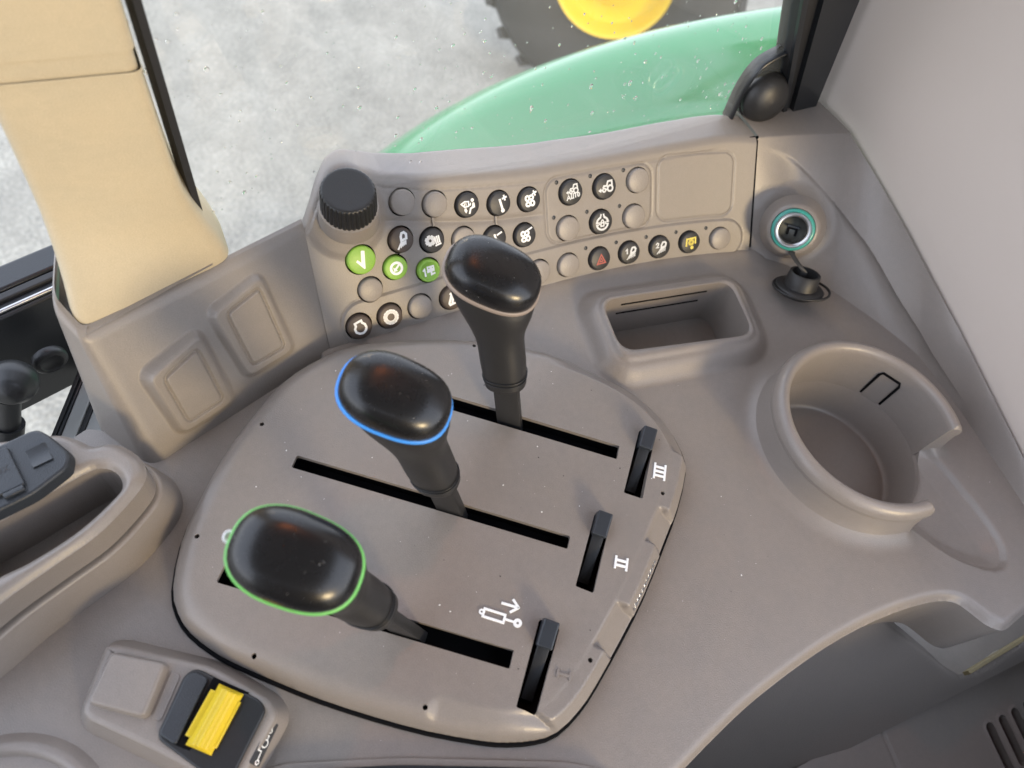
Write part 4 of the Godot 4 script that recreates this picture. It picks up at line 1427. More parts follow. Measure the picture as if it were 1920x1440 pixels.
func symbol(id: String) -> Array:
	var tractor := func(cx: float, cy: float, k: float) -> Array:
		var r := []
		r.append(arc(0.075 * k, cx + 0.34 * k, cy - 0.18 * k, 0.24 * k, 0.24 * k, 0, 360, 16))
		r.append(arc(0.07 * k, cx - 0.22 * k, cy - 0.27 * k, 0.14 * k, 0.14 * k, 0, 360, 12))
		r.append([0.075 * k, false, cx - 0.30 * k, cy - 0.06 * k, cx - 0.24 * k, cy + 0.06 * k, cx + 0.02 * k, cy + 0.06 * k, cx + 0.12 * k, cy + 0.40 * k, cx + 0.48 * k, cy + 0.44 * k, cx + 0.52 * k, cy + 0.06 * k])
		r.append([0.06 * k, false, cx + 0.04 * k, cy + 0.04 * k, cx + 0.14 * k, cy - 0.12 * k])
		r.append([0.06 * k, false, cx - 0.06 * k, cy - 0.24 * k, cx + 0.10 * k, cy - 0.24 * k])
		r.append([0, "fill", cx - 0.78 * k, cy - 0.26 * k, cx - 0.50 * k, cy - 0.06 * k, cx - 0.50 * k, cy - 0.46 * k])
		r.append([0.06 * k, false, cx - 0.52 * k, cy - 0.26 * k, cx - 0.38 * k, cy - 0.26 * k])
		return r
	match id:
		"tick": return [[0, "fill", -0.42, -0.02, -0.30, 0.10, -0.08, -0.14, 0.06, 0.62, 0.14, 0.66, 0.32, 0.60, 0.12, -0.62, 0.04, -0.64]]
		"back_arrow": return [arc(0.11, 0, 0, 0.47, 0.47, 0, 360, 28), [0.09, false, 0.26, 0.24, -0.10, -0.08], [0, "fill", -0.26, -0.24, -0.26, 0.14, 0.10, -0.24]]
		"pages": return [[0.09, false, -0.52, 0.12, -0.40, 0.24, -0.40, -0.36], [0.07, true, -0.12, 0.34, 0.12, 0.34, 0.12, 0.10, -0.12, 0.10], [0.07, true, 0.22, 0.34, 0.42, 0.34, 0.42, 0.10, 0.22, 0.10], [0.10, false, -0.14, -0.06, 0.40, -0.02], [0.08, false, 0.16, -0.16, 0.16, -0.36, 0.44, -0.30]]
		"beacon": return [[0.10, true, -0.06, 0.0, 0.38, 0.10, 0.42, 0.44, 0.26, 0.62, 0.06, 0.58, -0.04, 0.34], [0.075, false, -0.10, -0.14, -0.42, -0.60], [0.05, false, 0.0, -0.14, -0.18, -0.52], [0.05, false, 0.10, -0.12, -0.02, -0.44], [0.05, false, 0.20, -0.10, 0.12, -0.38], [0.05, false, 0.30, -0.08, 0.25, -0.34]]
		"gear_pump": return [gear(0.12, -0.28, 0.08, 0.34, 0.24, 7), [0.065, false, 0.16, 0.28, 0.20, -0.26], [0.065, false, 0.32, 0.30, 0.36, -0.24], [0.065, false, 0.48, 0.32, 0.52, -0.20], [0.07, false, 0.14, -0.42, 0.58, -0.34]]
		"demist": return [[0.055, true, -0.62, 0.22, -0.30, 0.36, 0.06, 0.30, 0.02, -0.06, -0.34, -0.08], [0.04, false, -0.34, 0.06, -0.34, 0.22], [0.04, false, -0.20, 0.06, -0.20, 0.22], [0, "fill", -0.38, -0.18, -0.20, -0.18, -0.22, -0.38, -0.12, -0.38, -0.30, -0.60, -0.42, -0.36], disc(0.40, 0.36, 0.15, 14), [0, "fill", 0.04, 0.02, 0.26, 0.22, 0.24, 0.04, 0.18, -0.06], [0, "fill", 0.38, 0.16, 0.56, 0.12, 0.56, -0.26, 0.22, -0.34, 0.06, -0.72, -0.08, -0.68, 0.10, -0.22, 0.30, -0.14]]
		"temp_plus": return [[0.10, false, 0.0, 0.34, 0.16, -0.52], disc(0.17, -0.58, 0.17, 14), [0.075, false, 0.26, 0.40, 0.60, 0.48], [0.074, false, 0.40, 0.62, 0.46, 0.26]]
		"temp_minus": return [[0.10, false, -0.08, 0.34, 0.08, -0.52], disc(0.09, -0.58, 0.17, 14), [0.075, false, 0.18, 0.32, 0.56, 0.46]]
		"fan_plus", "fan_minus":
			var r := [arc(0.085, -0.26, 0.20, 0.17, 0.20, 0, 360, 14), arc(0.085, 0.10, 0.22, 0.19, 0.17, 0, 360, 14), arc(0.085, -0.22, -0.30, 0.20, 0.16, 0, 360, 14), arc(0.085, 0.18, -0.26, 0.17, 0.20, 0, 360, 14)]
			if id == "fan_plus": r.append_array([[0.07, false, 0.26, 0.50, 0.60, 0.62], [0.07, false, 0.36, 0.72, 0.48, 0.36]])
			else: r.append([0.07, false, 0.22, 0.46, 0.60, 0.60])
			return r
		"engine": return [[0.095, true, -0.16, 0.46, 0.18, 0.54, 0.22, 0.34, 0.42, 0.16, 0.48, -0.12, 0.38, -0.36, 0.14, -0.52, -0.14, -0.50, -0.38, -0.32, -0.44, -0.04, -0.32, 0.18, -0.36, 0.40]]
		"gear":
			return [gear(0.11, 0, 0, 0.53, 0.41, 13)]
		"hitch": return [[0.10, true, 0.02, 0.50, 0.14, 0.40, -0.12, -0.46, -0.30, -0.50, -0.36, -0.34], [0.08, false, -0.16, 0.44, 0.10, 0.58], [0.08, false, 0.0, -0.46, 0.52, -0.36], [0.06, false, 0.16, 0.34, 0.42, -0.26]]
		"tractor": return tractor.call(0.06, 0.06, 1.0)
		"tractor_auto":
			var r: Array = tractor.call(0.06, 0.30, 0.82)
			# A U T O
			r.append_array([[0.05, false, -0.50, -0.52, -0.36, -0.14, -0.20, -0.48], [0.045, false, -0.44, -0.40, -0.26, -0.38], [0.05, false, -0.10, -0.12, -0.10, -0.42, 0.08, -0.42, 0.08, -0.08], [0.05, false, 0.16, -0.06, 0.40, -0.04], [0.05, false, 0.28, -0.06, 0.28, -0.38], arc(0.05, 0.56, -0.20, 0.09, 0.15, 0, 360, 12)])
			return r
		"axle_lock":
			var r := [arc(0.085, 0.0, -0.06, 0.54, 0.54, -168, -12, 22), arc(0.085, 0.0, -0.06, 0.54, 0.54, 16, 68, 9), arc(0.085, 0.0, -0.06, 0.54, 0.54, 112, 164, 9)]
			r.append_array([[0.07, false, -0.18, 0.44, -0.12, 0.68], [0.07, false, 0.18, 0.44, 0.12, 0.68], [0.06, true, -0.14, -0.02, 0.14, -0.02, 0.14, -0.30, -0.14, -0.30], arc(0.05, 0.0, 0.02, 0.11, 0.20, 0, 180, 10), [0.04, false, -0.40, 0.06, -0.24, -0.16], [0.04, false, -0.40, -0.18, -0.24, 0.04], [0.04, false, 0.40, 0.06, 0.24, -0.16], [0.04, false, 0.40, -0.18, 0.24, 0.04], [0.05, false, -0.60, 0.0, -0.46, -0.02], [0.05, false, 0.46, 0.0, 0.60, 0.02]])
			return r
		"hazard": return [[0.055, true, 0.06, 0.42, 0.46, -0.36, -0.36, -0.40], [0.04, true, 0.05, 0.10, 0.20, -0.20, -0.10, -0.22]]
		"lamp_one", "lamp_two":
			var r := [[0.085, true, 0.04, -0.02, 0.46, 0.10, 0.52, 0.34, 0.40, 0.50, 0.18, 0.48, 0.06, 0.24]]
			for k in 5: r.append([0.045, false, -0.04 + 0.12 * k, -0.14 + 0.03 * k, -0.34 + 0.19 * k, -0.52 + 0.05 * k])
			if id == "lamp_one": r.append([0.065, false, -0.46, 0.30, -0.34, 0.42, -0.34, 0.02])
			else: r.append([0.06, false, -0.50, 0.34, -0.40, 0.46, -0.26, 0.40, -0.28, 0.26, -0.48, 0.04, -0.22, 0.06])
			return r
		"pto": return [[0.075, false, -0.44, -0.26, -0.44, 0.36, 0.44, 0.46, 0.48, -0.06], gear(0.07, 0.04, 0.06, 0.24, 0.14, 8), disc(0.16, -0.44, 0.17, 8)]
	return []

# ---------- front trim with two blanked switch places ----------
func switch_trim() -> void:
	var t := thing("switch_trim", "taupe trim panel with two blank switch covers below the pillar", "trim panel", Vector3(-150, 0, 70))
	# foot and head lines: short front face, rounded corner, then the face that meets the button panel
	var foot := [Vector3(-222, -4, 50), Vector3(-193, -4, 95), Vector3(-156, -4, 108.0), Vector3(-101.2, -4, 16.9)]
	var head := [Vector3(-222, 70, 34), Vector3(-197.5, 70, 77.5), Vector3(-181, 62, 85.0), Vector3(-124.4, 56.0, -14.9)]
	var n := Vector3(0.72, 0.53, 0.44).normalized()
	var base := Vector3(-102.5, 0, 13.9)
	var along := (Vector3(-153.4, 0, 106.1) - base).normalized()       # from the seam towards the front
	var upv := n.cross(along).normalized()
	if upv.y < 0: upv = -upv
	# u: three faces one after the other, corners rounded
	var L0 := 40.0
	var L1 := 76.0
	var L2 := 106.0
	var corner := 8.0
	var line := func(pts: Array, u: float) -> Vector3:
		var a: Vector3 = pts[0]; var b: Vector3 = pts[1]; var c: Vector3 = pts[2]; var d: Vector3 = pts[3]
		for e in [[L0, a, b, c, L0, L1 - L0], [L1, b, c, d, L1 - L0, L2]]:
			if absf(u - e[0]) < corner:
				var s: Vector3 = (e[2] as Vector3).lerp(e[1], corner / e[4])
				var w: Vector3 = (e[2] as Vector3).lerp(e[3], corner / e[5])
				var q: float = (u - e[0] + corner) / (2 * corner)
				return s.lerp(e[2], q).lerp((e[2] as Vector3).lerp(w, q), q)
		if u < L0: return a.lerp(b, u / L0)
		if u < L1: return b.lerp(c, (u - L0) / (L1 - L0))
		return c.lerp(d, (u - L1) / L2)
	switch_places()
	var relief := func(u: float, v: float, p: Vector3) -> float:
		if u < L1: return 0.0
		var d := p - base
		var q := Vector2(d.dot(along), d.dot(upv))
		var r := 0.0
		for e in PADPQ:
			var dd := sd_poly(q, e[0])
			var lean: float = clampf((q - e[1]).dot(e[2]) / e[3], 0.0, 1.0)
			var hgt: float = lerpf(1.2, e[4], lean)
			r = maxf(r, hgt * (1.0 - ss(-0.5, e[5], dd)))
			var di := sd_poly(q, e[6])
			r += groove(di, 1.0, 1.0) + 0.5 * (1.0 - ss(-0.8, 0.2, di))
		# the face is dished between the switch places and its rear border
		return r
	var place := func(u: float, v: float) -> Vector3:
		var a: Vector3 = line.call(foot, u)
		var b: Vector3 = line.call(head, u)
		if v <= 1.0:
			var p := a.lerp(b, v)
			return p + n * float(relief.call(u, v, p))
		# over the top edge and back
		var w := (v - 1.0) * 19.0
		var R := 6.0
		var ang := minf(w / R, 0.95)
		var updir := (b - a).normalized()
		var back := Vector3(-0.60, 0, -0.80) if u > L1 else Vector3(-0.2, 0, -0.97)
		var p := b + updir * R * sin(ang) + back * R * (1.0 - cos(ang))
		var rest := w - R * 0.95
		if rest > 0.0: p += (back * 0.94 + Vector3(0, 0.16, 0)).normalized() * rest
		return p
	var mb := MB.new()
	sheet(mb, 0.0, L1 + L2 + 0.5, 0.0, 1.42, 0.5, place, null, Vector3(0.3, 0.5, 0.6), Vector3.ZERO, null, 0.007)
	part("body", mb, M.panel, t)
	mb = MB.new()
	cap(mb, pv([-221.0, 36.0, -198.0, 75.5, -183.0, 82.0, -152.0, 26.0, -166.0, 2.0, -214.0, 18.0]), 65.5, Vector3.UP)
	part("top_board", mb, M.panel, t)
	# dark joint between this trim and the button panel
	for e in [[0.0, 1.0], [PLEN, -1.0]]:
		mb = MB.new()
		var rows := []
		for j in (13 if e[0] < 1.0 else 16):
			var q := -3.0 + 5.4 * j
			rows.append(PackedVector3Array([ppt(e[0], q, -2.2) - Vector3(PA.x, 0, PA.y) * 5.0, ppt(e[0], q, -1.6), ppt(e[0], q, -2.2) + Vector3(PA.x, 0, PA.y) * 5.0]))
		grid(mb, rows, false, ppt(150, 30, -200))
		part("joint", mb, M.void, t)

var PADPQ := []

func switch_places() -> void:
	# corners measured in the plane of the face: (distance from the seam, height up the slope)
	var o1 := rounded(pv([86.5, 46.0, 57.5, 50.0, 59.0, 9.0, 86.5, 10.5]), 4.0, 4)
	var i1 := rounded(pv([81.5, 42.5, 61.5, 45.5, 62.5, 13.0, 82.5, 14.0]), 3.0, 4)
	var o2 := rounded(pv([46.5, 55.5, 17.5, 59.0, 19.0, 15.0, 45.5, 16.5]), 4.0, 4)
	var i2 := rounded(pv([41.0, 52.5, 20.5, 55.0, 22.0, 19.0, 41.5, 20.5]), 3.0, 4)
	PADPQ = [[o1, Vector2(58, 10), Vector2(0.75, 0.66), 48.0, 9.0, 4.0, i1], [o2, Vector2(18, 16), Vector2(0.8, 0.6), 50.0, 5.5, 3.5, i2]]

# ---------- rear corner trim with the power socket ----------
func corner_trim() -> void:
	var t := thing("corner_trim", "taupe corner trim with a curved crease at the rear", "trim panel", Vector3(190, 0, -150))
	var foot := [133.7, -159.2, 157.4, -152.3, 187.9, -141.2, 221.1, -124.0, 249.4, -106.4, 277.0, -73.5, 297.5, -38.5, 318.0, 0.0]
	var head := [[107.0, 64.2, -193.0], [138.0, 65.5, -207.5], [168.5, 66.0, -222.5], [190.5, 60.0, -191.0], [212.0, 52.0, -163.0], [234.0, 42.0, -136.3], [256.0, 32.0, -110.5], [279.5, 22.0, -76.5], [300.5, 14.0, -42.6], [322, 8.0, -7]]
	var F := Curve3D.new()
	var H := Curve3D.new()
	for k in range(0, foot.size(), 2): F.add_point(Vector3(foot[k], -2, foot[k + 1]))
	for e in head: H.add_point(Vector3(e[0], e[1], e[2]))
	var fl := F.get_baked_length()
	var hl := H.get_baked_length()
	var place := func(u: float, v: float) -> Vector3:
		var a := F.sample_baked(u * fl)
		var b := H.sample_baked(u * hl)
		var soft := Vector3.ZERO                              # the corner at the wall only shows near the upper edge
		for k in 9: soft += H.sample_baked(clampf(u + (k - 4) * 0.035, 0, 1) * hl) / 9.0
		b = soft.lerp(b, maxf(pow(v, 5.0), 1.0 - ss(0.0, 0.12, u)))
		var p := a.lerp(b, v)
		# scooped below the crease arc
		var arc_v := curve([0.0, 0.94, 0.07, 0.84, 0.13, 0.74, 0.19, 0.65, 0.26, 0.58, 0.33, 0.53, 0.43, 0.42, 0.55, 0.3, 0.8, 0.2, 1.0, 0.15], u)
		var inward := Vector3(0.62, -0.35, -0.70)
		var k := clampf((arc_v - v) / arc_v, 0.0, 1.0)
		p += inward * (10.0 * sqrt(maxf(0.0, k * (1.15 - k)))) * ss(0.0, 0.10, u) * (1.0 - ss(0.40, 0.72, u))
		# boss round the socket
		var d := p.distance_to(Vector3(152, 28, -168))
		if d < 30.0: p += Vector3(-0.30, 0.42, 0.86) * 6.0 * ss(0.0, 0.55, 1.0 - d / 30.0)
		return p
	var mb := MB.new()
	sheet(mb, 0.0, 1.0, 0.0, 1.0, 0.008, place, null, Vector3(-0.4, 0.6, 0.6), Vector3.ZERO, null, 0.012)
	part("face", mb, M.taupe, t)
	mb = MB.new()      # top ledge
	var rows := []
	var backs := [[91.6, 66.6, -210.3], [126.0, 67.6, -238.0], [146.0, 67.6, -246.0]]
	var fr := [[107.4, 64.2, -193.4], [138.2, 65.7, -207.8], [169.0, 66.2, -223.0]]
	for e in 3:
		var a := Vector3(fr[e][0], fr[e][1], fr[e][2])
		var b := Vector3(backs[e][0], backs[e][1], backs[e][2])
		rows.append(PackedVector3Array([a + Vector3(-0.8, -1.2, 1.2), a + Vector3(-0.1, 0.1, 0.1), a.lerp(b, 0.04) + Vector3(0, 0.4, 0), a.lerp(b, 0.5) + Vector3(0, 0.5, 0), b, b + Vector3(-1.5, -1.5, -2), b + Vector3(-2, -40, -2.5)]))
	grid(mb, rows, false, Vector3(120, -100, -180))
	part("ledge", mb, M.taupe, t)
	# 12-volt socket
	var xf := frame(Vector3(146.2, 34.5, -153.5), Vector3(-0.22, 0.52, 0.82), Vector3(1, 0.15, 0.1))
	xf.basis = xf.basis * 0.87
	var p := thing("power_socket", "round power socket with silver ring and teal rim", "socket", xf.origin)
	mb = MB.new()
	lathe(mb, xf, [24, -16, 21, -9, 19.2, -4, 17.6, -1.2, 15.8, -0.8, 15.2, -2.0], 48)
	part("boss", mb, M.taupe, p)
	mb = MB.new()
	lathe(mb, xf, [15.3, -4, 15.4, 0.6, 15.0, 1.6, 13.6, 2.2, 12.6, 2.2], 48)
	part("teal_rim", mb, M.teal, p)
	mb = MB.new()
	lathe(mb, xf, [13.2, 0.0, 13.1, 3.2, 12.5, 4.2, 11.3, 4.3, 10.2, 3.6, 9.6, 2.2, 9.5, -2.0], 48)
	part("metal_ring", mb, M.chrome, p)
	mb = MB.new()
	lathe(mb, xf, [9.9, 2.0, 9.6, -5.0, 0.01, -5.0], 32)
	for q in mb.n.size():
		var w := xf.affine_inverse() * (mb.v[q] * 1000.0)
		mb.n[q] = (xf.basis * (Vector3.UP if w.y < -4.9 and Vector2(w.x, w.z).length() < 9.0 else Vector3(-w.x, 0.3, -w.z))).normalized()
	part("well", mb, M.socket, p)
	for bar in [[-3.6, -1.0, 3.6, 0.4], [-3.6, 0.4, -2.0, 4.6], [2.0, 0.4, 3.6, 4.6]]:
		mb = MB.new()
		box(mb, Vector3(bar[0], -5.2, bar[1]), Vector3(bar[2], -4.2, bar[3]), 0.1, xf)
		part("contact", mb, M.void, p)
	mb = MB.new()
	box(mb, Vector3(-4.4, -5.0, -2.6), Vector3(4.4, -2.6, -1.1), 0.4, xf)
	part("contact_bridge", mb, M.bluegrey, p)
	# its rubber cap hangs on a strap
	var cc := Vector3(164.5, 9.5, -133.0)
	var cf := frame(cc, Vector3(-0.10, 0.90, -0.34), Vector3(1, 0.10, -0.25))
	cf.basis = cf.basis * 1.12
	mb = MB.new()
	lathe(mb, cf, [13.5, -3.2, 14.2, -2.6, 14.2, -1.2, 13.4, -0.5, 9.6, -0.3, 9.4, 0.6, 8.9, 8.2, 8.3, 8.6, 7.6, 8.4, 7.4, 0.4, 0.01, 0.3], 40)
	lathe(mb, cf, [13.5, -3.2, 9.5, -3.6, 9.2, -6.2, 0.01, -6.4], 40)
	part("rubber_cap", mb, M.strap, p)
	mb = MB.new()
	var ringpts := []
	for j in 41:
		var a := TAU * j / 40.0
		ringpts.append(cf * Vector3(16.4 * cos(a) + 1.2, -1.6 + 0.8 * cos(a), 14.6 * sin(a)))
	tube(mb, ringpts, 0.85, 8, false)
	part("retaining_ring", mb, M.strap, p)
	mb = MB.new()
	var sp := [xf * Vector3(4.0, -3.0, 13.0), xf * Vector3(5.0, 0.0, 17.0), (xf * Vector3(6.0, -1.0, 19.0)).lerp(cc + Vector3(-2.0, 9, -4), 0.45), cc + Vector3(-2.0, 9, -4), cc + Vector3(-1.5, 1, -3)]
	var srows := []
	for q in sp:
		srows.append(PackedVector3Array([q + Vector3(-2.2, 0, 0), q + Vector3(-2.0, 0.3, 0.8), q + Vector3(2.0, 0.3, 0.8), q + Vector3(2.2, 0, 0), q + Vector3(0, -0.3, -0.6)]))
	grid(mb, srows, true)
	orient_axis(mb, sp[0], sp[4])
	part("strap", mb, M.strap, p)

# ---------- tray at the front, with its socket plate ----------
func storage_tray() -> void:
	var t := thing("storage_tray", "taupe storage tray with a long open slot at the front", "tray", Vector3(-190, 0, 160))
	var top := spline(pv([-178, 214, -164.3, 186.3, -154.2, 168.0, -145.8, 152.7, -141.2, 136.6, -140.2, 124.4, -146.2, 116.8, -156, 113.5, -162.5, 114.2, -168.1, 117.4, -174.5, 116.6, -185.2, 117.2, -202.9, 126.5, -226, 140, -250, 165, -236, 205, -205, 232]), true, 4)
	var slot := spline(pv([-190, 200, -169.6, 177.2, -162.2, 168.3, -152.9, 152.8, -147.0, 135.2, -147.6, 129.4, -152.6, 125.6, -158.6, 125.4, -164.9, 130.6, -182.6, 157.3, -204, 188]), true, 4)
	var mb := MB.new()
	var place := func(x: float, z: float) -> Vector3:
		var p := Vector2(x, z)
		var e := -sd_poly(p, top)
		var h := 40.0
		if e < 4.5: h -= 3.6 * pow(1.0 - maxf(e, 0.0) / 4.5, 2.2)
		var s := sd_poly(p, slot)
		if s < 4.0: h -= 3.2 * pow(1.0 - maxf(s, 0.0) / 4.0, 2.2)
		return Vector3(x, h, z)
	var mask := func(x: float, z: float) -> float:
		var p := Vector2(x, z)
		return maxf(sd_poly(p, top), -sd_poly(p, slot))
	sheet(mb, -252, -138, 111, 234, 0.8, place, mask, Vector3.UP, Vector3(0, -1, 0), func(x, z): return 15.5 if sd_poly(Vector2(x, z), top) > -2.5 else 34.0)
	part("rim", mb, M.taupe, t)
	mb = MB.new()
	cap(mb, inset(slot, -1.0), 6.0, Vector3.UP)
	part("tray_floor", mb, M.taupe, t)
	mb = MB.new()       # base below a shadow groove
	var g := inset(top, -0.6)
	var w := inset(top, -2.6)
	var f := inset(top, -7.0)
	grid(mb, [ring_at(f, -1.0), ring_at(inset(top, -5.2), 8.0), ring_at(w, 18.0), ring_at(inset(top, -1.9), 19.2), ring_at(inset(top, -0.6), 19.5), ring_at(inset(top, 1.6), 19.4)], true)
	orient_axis(mb, Vector3(-190, -60, 165), Vector3(-190, 10, 165))
	part("base", mb, M.taupe, t)
	# socket plate
	var p := thing("outlet_plate", "dark blue-grey outlet plate with hinged lid on the tray", "outlet", Vector3(-182, 40, 138))
	var o := rounded(pv([-214.0, 152.0, -189.3, 119.6, -183.0, 120.6, -170.0, 125.6, -167.4, 131.5, -173.6, 146.2, -181.3, 156.1, -195, 172]), 3.5, 4)
	mb = MB.new()
	prism(mb, o, 39.0, 45.5, 1.4, Transform3D.IDENTITY, 0.6)
	part("plate", mb, M.bluegrey, p)
	var dirx := Vector3(0.62, 0, -0.785)
	var pf := frame(Vector3(-180.5, 45.5, 130.5), Vector3.UP, dirx)
	mb = MB.new()
	var rr := []
	for j in 7:
		var zz := -4.5 + 9.0 * j / 6.0
		rr.append(PackedVector3Array([pf * Vector3(-4.0, 0.1, zz), pf * Vector3(-3.6, 0.9 - 0.8 * sin(PI * j / 6.0), zz), pf * Vector3(3.6, 0.9 - 0.8 * sin(PI * j / 6.0), zz), pf * Vector3(4.0, 0.1, zz)]))
	grid(mb, rr, false, pf * Vector3(0, -20, 0))
	part("rocker", mb, M.bluegrey, p)
	mb = MB.new()
	var lid := rounded(PackedVector2Array([Vector2(-34, -10), Vector2(-8.6, -10), Vector2(-8.6, 10), Vector2(-34, 10)]), 1.0, 3)
	prism(mb, lid, 0.0, 1.6, 0.5, pf)
	var lo := part("lid", mb, M.bluegrey, p)
	mb = MB.new()
	box(mb, Vector3(-17, 0.5, 10.2), Vector3(-9.5, 2.2, 12.6), 0.6, pf)
	part("lid_tab", mb, M.bluegrey, lo)
	var txt := MB.new()
	# embossed letters: o l e x seen from the driver
	strokes(txt, pf * Transform3D(Basis(Vector3.UP, 0.0), Vector3(-15.5, 0, 1.0)), [[0.06, false, -0.9, 0.5, -0.7, 0.62, -0.55, 0.5, -0.55, 0.0], arc(0.06, -0.75, 0.16, 0.2, 0.17, 0, 360, 10), [0.06, false, -0.25, 0.9, -0.25, 0.0], arc(0.06, 0.15, 0.28, 0.24, 0.28, 20, 330, 12), [0.055, false, -0.08, 0.28, 0.36, 0.28], [0.06, false, 0.55, 0.58, 0.98, 0.0], [0.06, false, 0.55, 0.0, 0.98, 0.58]], 4.2, 1.66)
	part("lettering", txt, M.darkgrey, lo, "moulded lower-case lettering")

# ---------- switch housing ----------
func switch_housing() -> void:
	var t := thing("switch_housing", "taupe switch housing with a yellow rocker switch in front of the cover", "switch", Vector3(-92, 0, 202))
	var mb := MB.new()
	var body := rounded(pv([-131.0, 187.0, -125.5, 185.5, -86, 183.5, -58.5, 189.5, -53.0, 194.0, -57.5, 225.0, -92, 219.0, -127.0, 214.5]), 6.0, 5)
	prism(mb, body, -2.0, 11.5, 3.0, Transform3D.IDENTITY, 4.5)
	part("base", mb, M.taupe, t)
	mb = MB.new()
	prism(mb, rounded(pv([-125.5, 190.0, -103.0, 188.2, -101.2, 208.6, -124.3, 209.2]), 2.6, 4), 11.0, 16.0, 1.3, Transform3D.IDENTITY, 0.8)
	part("blank_cover", mb, M.taupe, t)
	mb = MB.new()
	var rec := rounded(pv([-101.0, 190.0, -96.4, 190.4, -95.6, 208.2, -100.0, 208.6]), 1.5, 3)
	prism(mb, rec, 11.0, 11.9, 0.35)
	part("finger_rest", mb, M.taupe, t)
	# black bezel, recess and rocker
	mb = MB.new()
	var bz := rounded(pv([-95.0, 190.0, -91.6, 186.4, -62.0, 191.0, -58.2, 194.0, -61.0, 224.0, -94.6, 214.0]), 3.4, 4)
	prism(mb, bz, 9.0, 13.2, 1.0)
	var bo := part("bezel", mb, M.black, t)
	mb = MB.new()
	prism(mb, rounded(pv([-93.6, 190.6, -91.0, 188.0, -84.8, 189.2, -85.6, 214.5, -93.4, 212.6]), 1.6, 3), 13.0, 15.0, 0.6)
	part("bezel_ridge", mb, M.bluegrey, t)
	var yf := frame(Vector3(-76.4, 14.2, 202.2), Vector3(0.12, 1, 0.05), Vector3(1, -0.12, 0.10))
	var wedge := func(x0: float, x1: float, z0: float, z1: float, crown: float, teeth: bool) -> MB:
		var q := MB.new()
		var rows := []
		for j in 29:
			var zz := lerpf(z0, z1, j / 28.0)
			var row := PackedVector3Array()
			for k in 17:
				var xx := lerpf(x0, x1, k / 16.0)
				var a := (k / 16.0 - 0.5) * 2.0
				var y := crown * (1.0 - pow(absf(a), 2.4)) + 0.4
				if teeth and k % 4 == 2 and j > 1 and j < 27: y -= 0.45
				if j == 0 or j == 28: y = minf(y, 0.1)
				row.append(yf * Vector3(xx, y, zz))
			rows.append(row)
		grid(q, rows, false, yf * Vector3((x0 + x1) / 2, -30, 0))
		for side in [[x0, 0], [x1, 16]]:
			pass
		return q
	part("rocker", wedge.call(-4.6, 6.2, -12.0, 11.8, 4.2, true), M.yellow, t, "yellow ribbed rocker")
	mb = MB.new()
	box(mb, Vector3(-6.4, -4.0, -9.0), Vector3(6.8, 1.6, 9.0), 0.6, yf)
	part("rocker_stop", mb, M.yellow, t)
	mb = MB.new()
	box(mb, Vector3(-8.0, -6, -13.4), Vector3(7.6, -0.8, 13.2), 0.0, yf)
	part("recess", mb, M.void, t)
	# printed symbol plate on the rear slope
	mb = MB.new()
	var sf := frame(Vector3(-54.9, 8.6, 205.2), Vector3(0.80, 0.60, 0.05), Vector3(0.10, 0, -1))
	prism(mb, rounded(PackedVector2Array([Vector2(-8.2, -2.8), Vector2(8.2, -2.8), Vector2(8.2, 2.8), Vector2(-8.2, 2.8)]), 0.6, 2), -2.0, 0.5, 0.2, sf)
	var pl := part("symbol_plate", mb, M.darkgrey, t)
	mb = MB.new()
	strokes(mb, sf, [arc(0.045, 0.0, -0.06, 0.30, 0.30, 0, 360, 16), arc(0.045, -1.45, -0.16, 0.17, 0.17, 0, 360, 12), [0.045, false, -1.3, -0.1, -0.6, -0.05, -0.6, 0.30, -0.1, 0.34, -0.06, 0.24], [0.045, false, 0.3, -0.1, 0.62, -0.12, 0.62, 0.22, 0.9, 0.28], arc(0.04, 1.0, -0.04, 0.15, 0.15, 0, 360, 10), [0.045, false, 1.15, -0.05, 1.5, -0.05, 1.5, 0.2]], 4.8, 0.52)
	part("symbol", mb, M.white, pl)

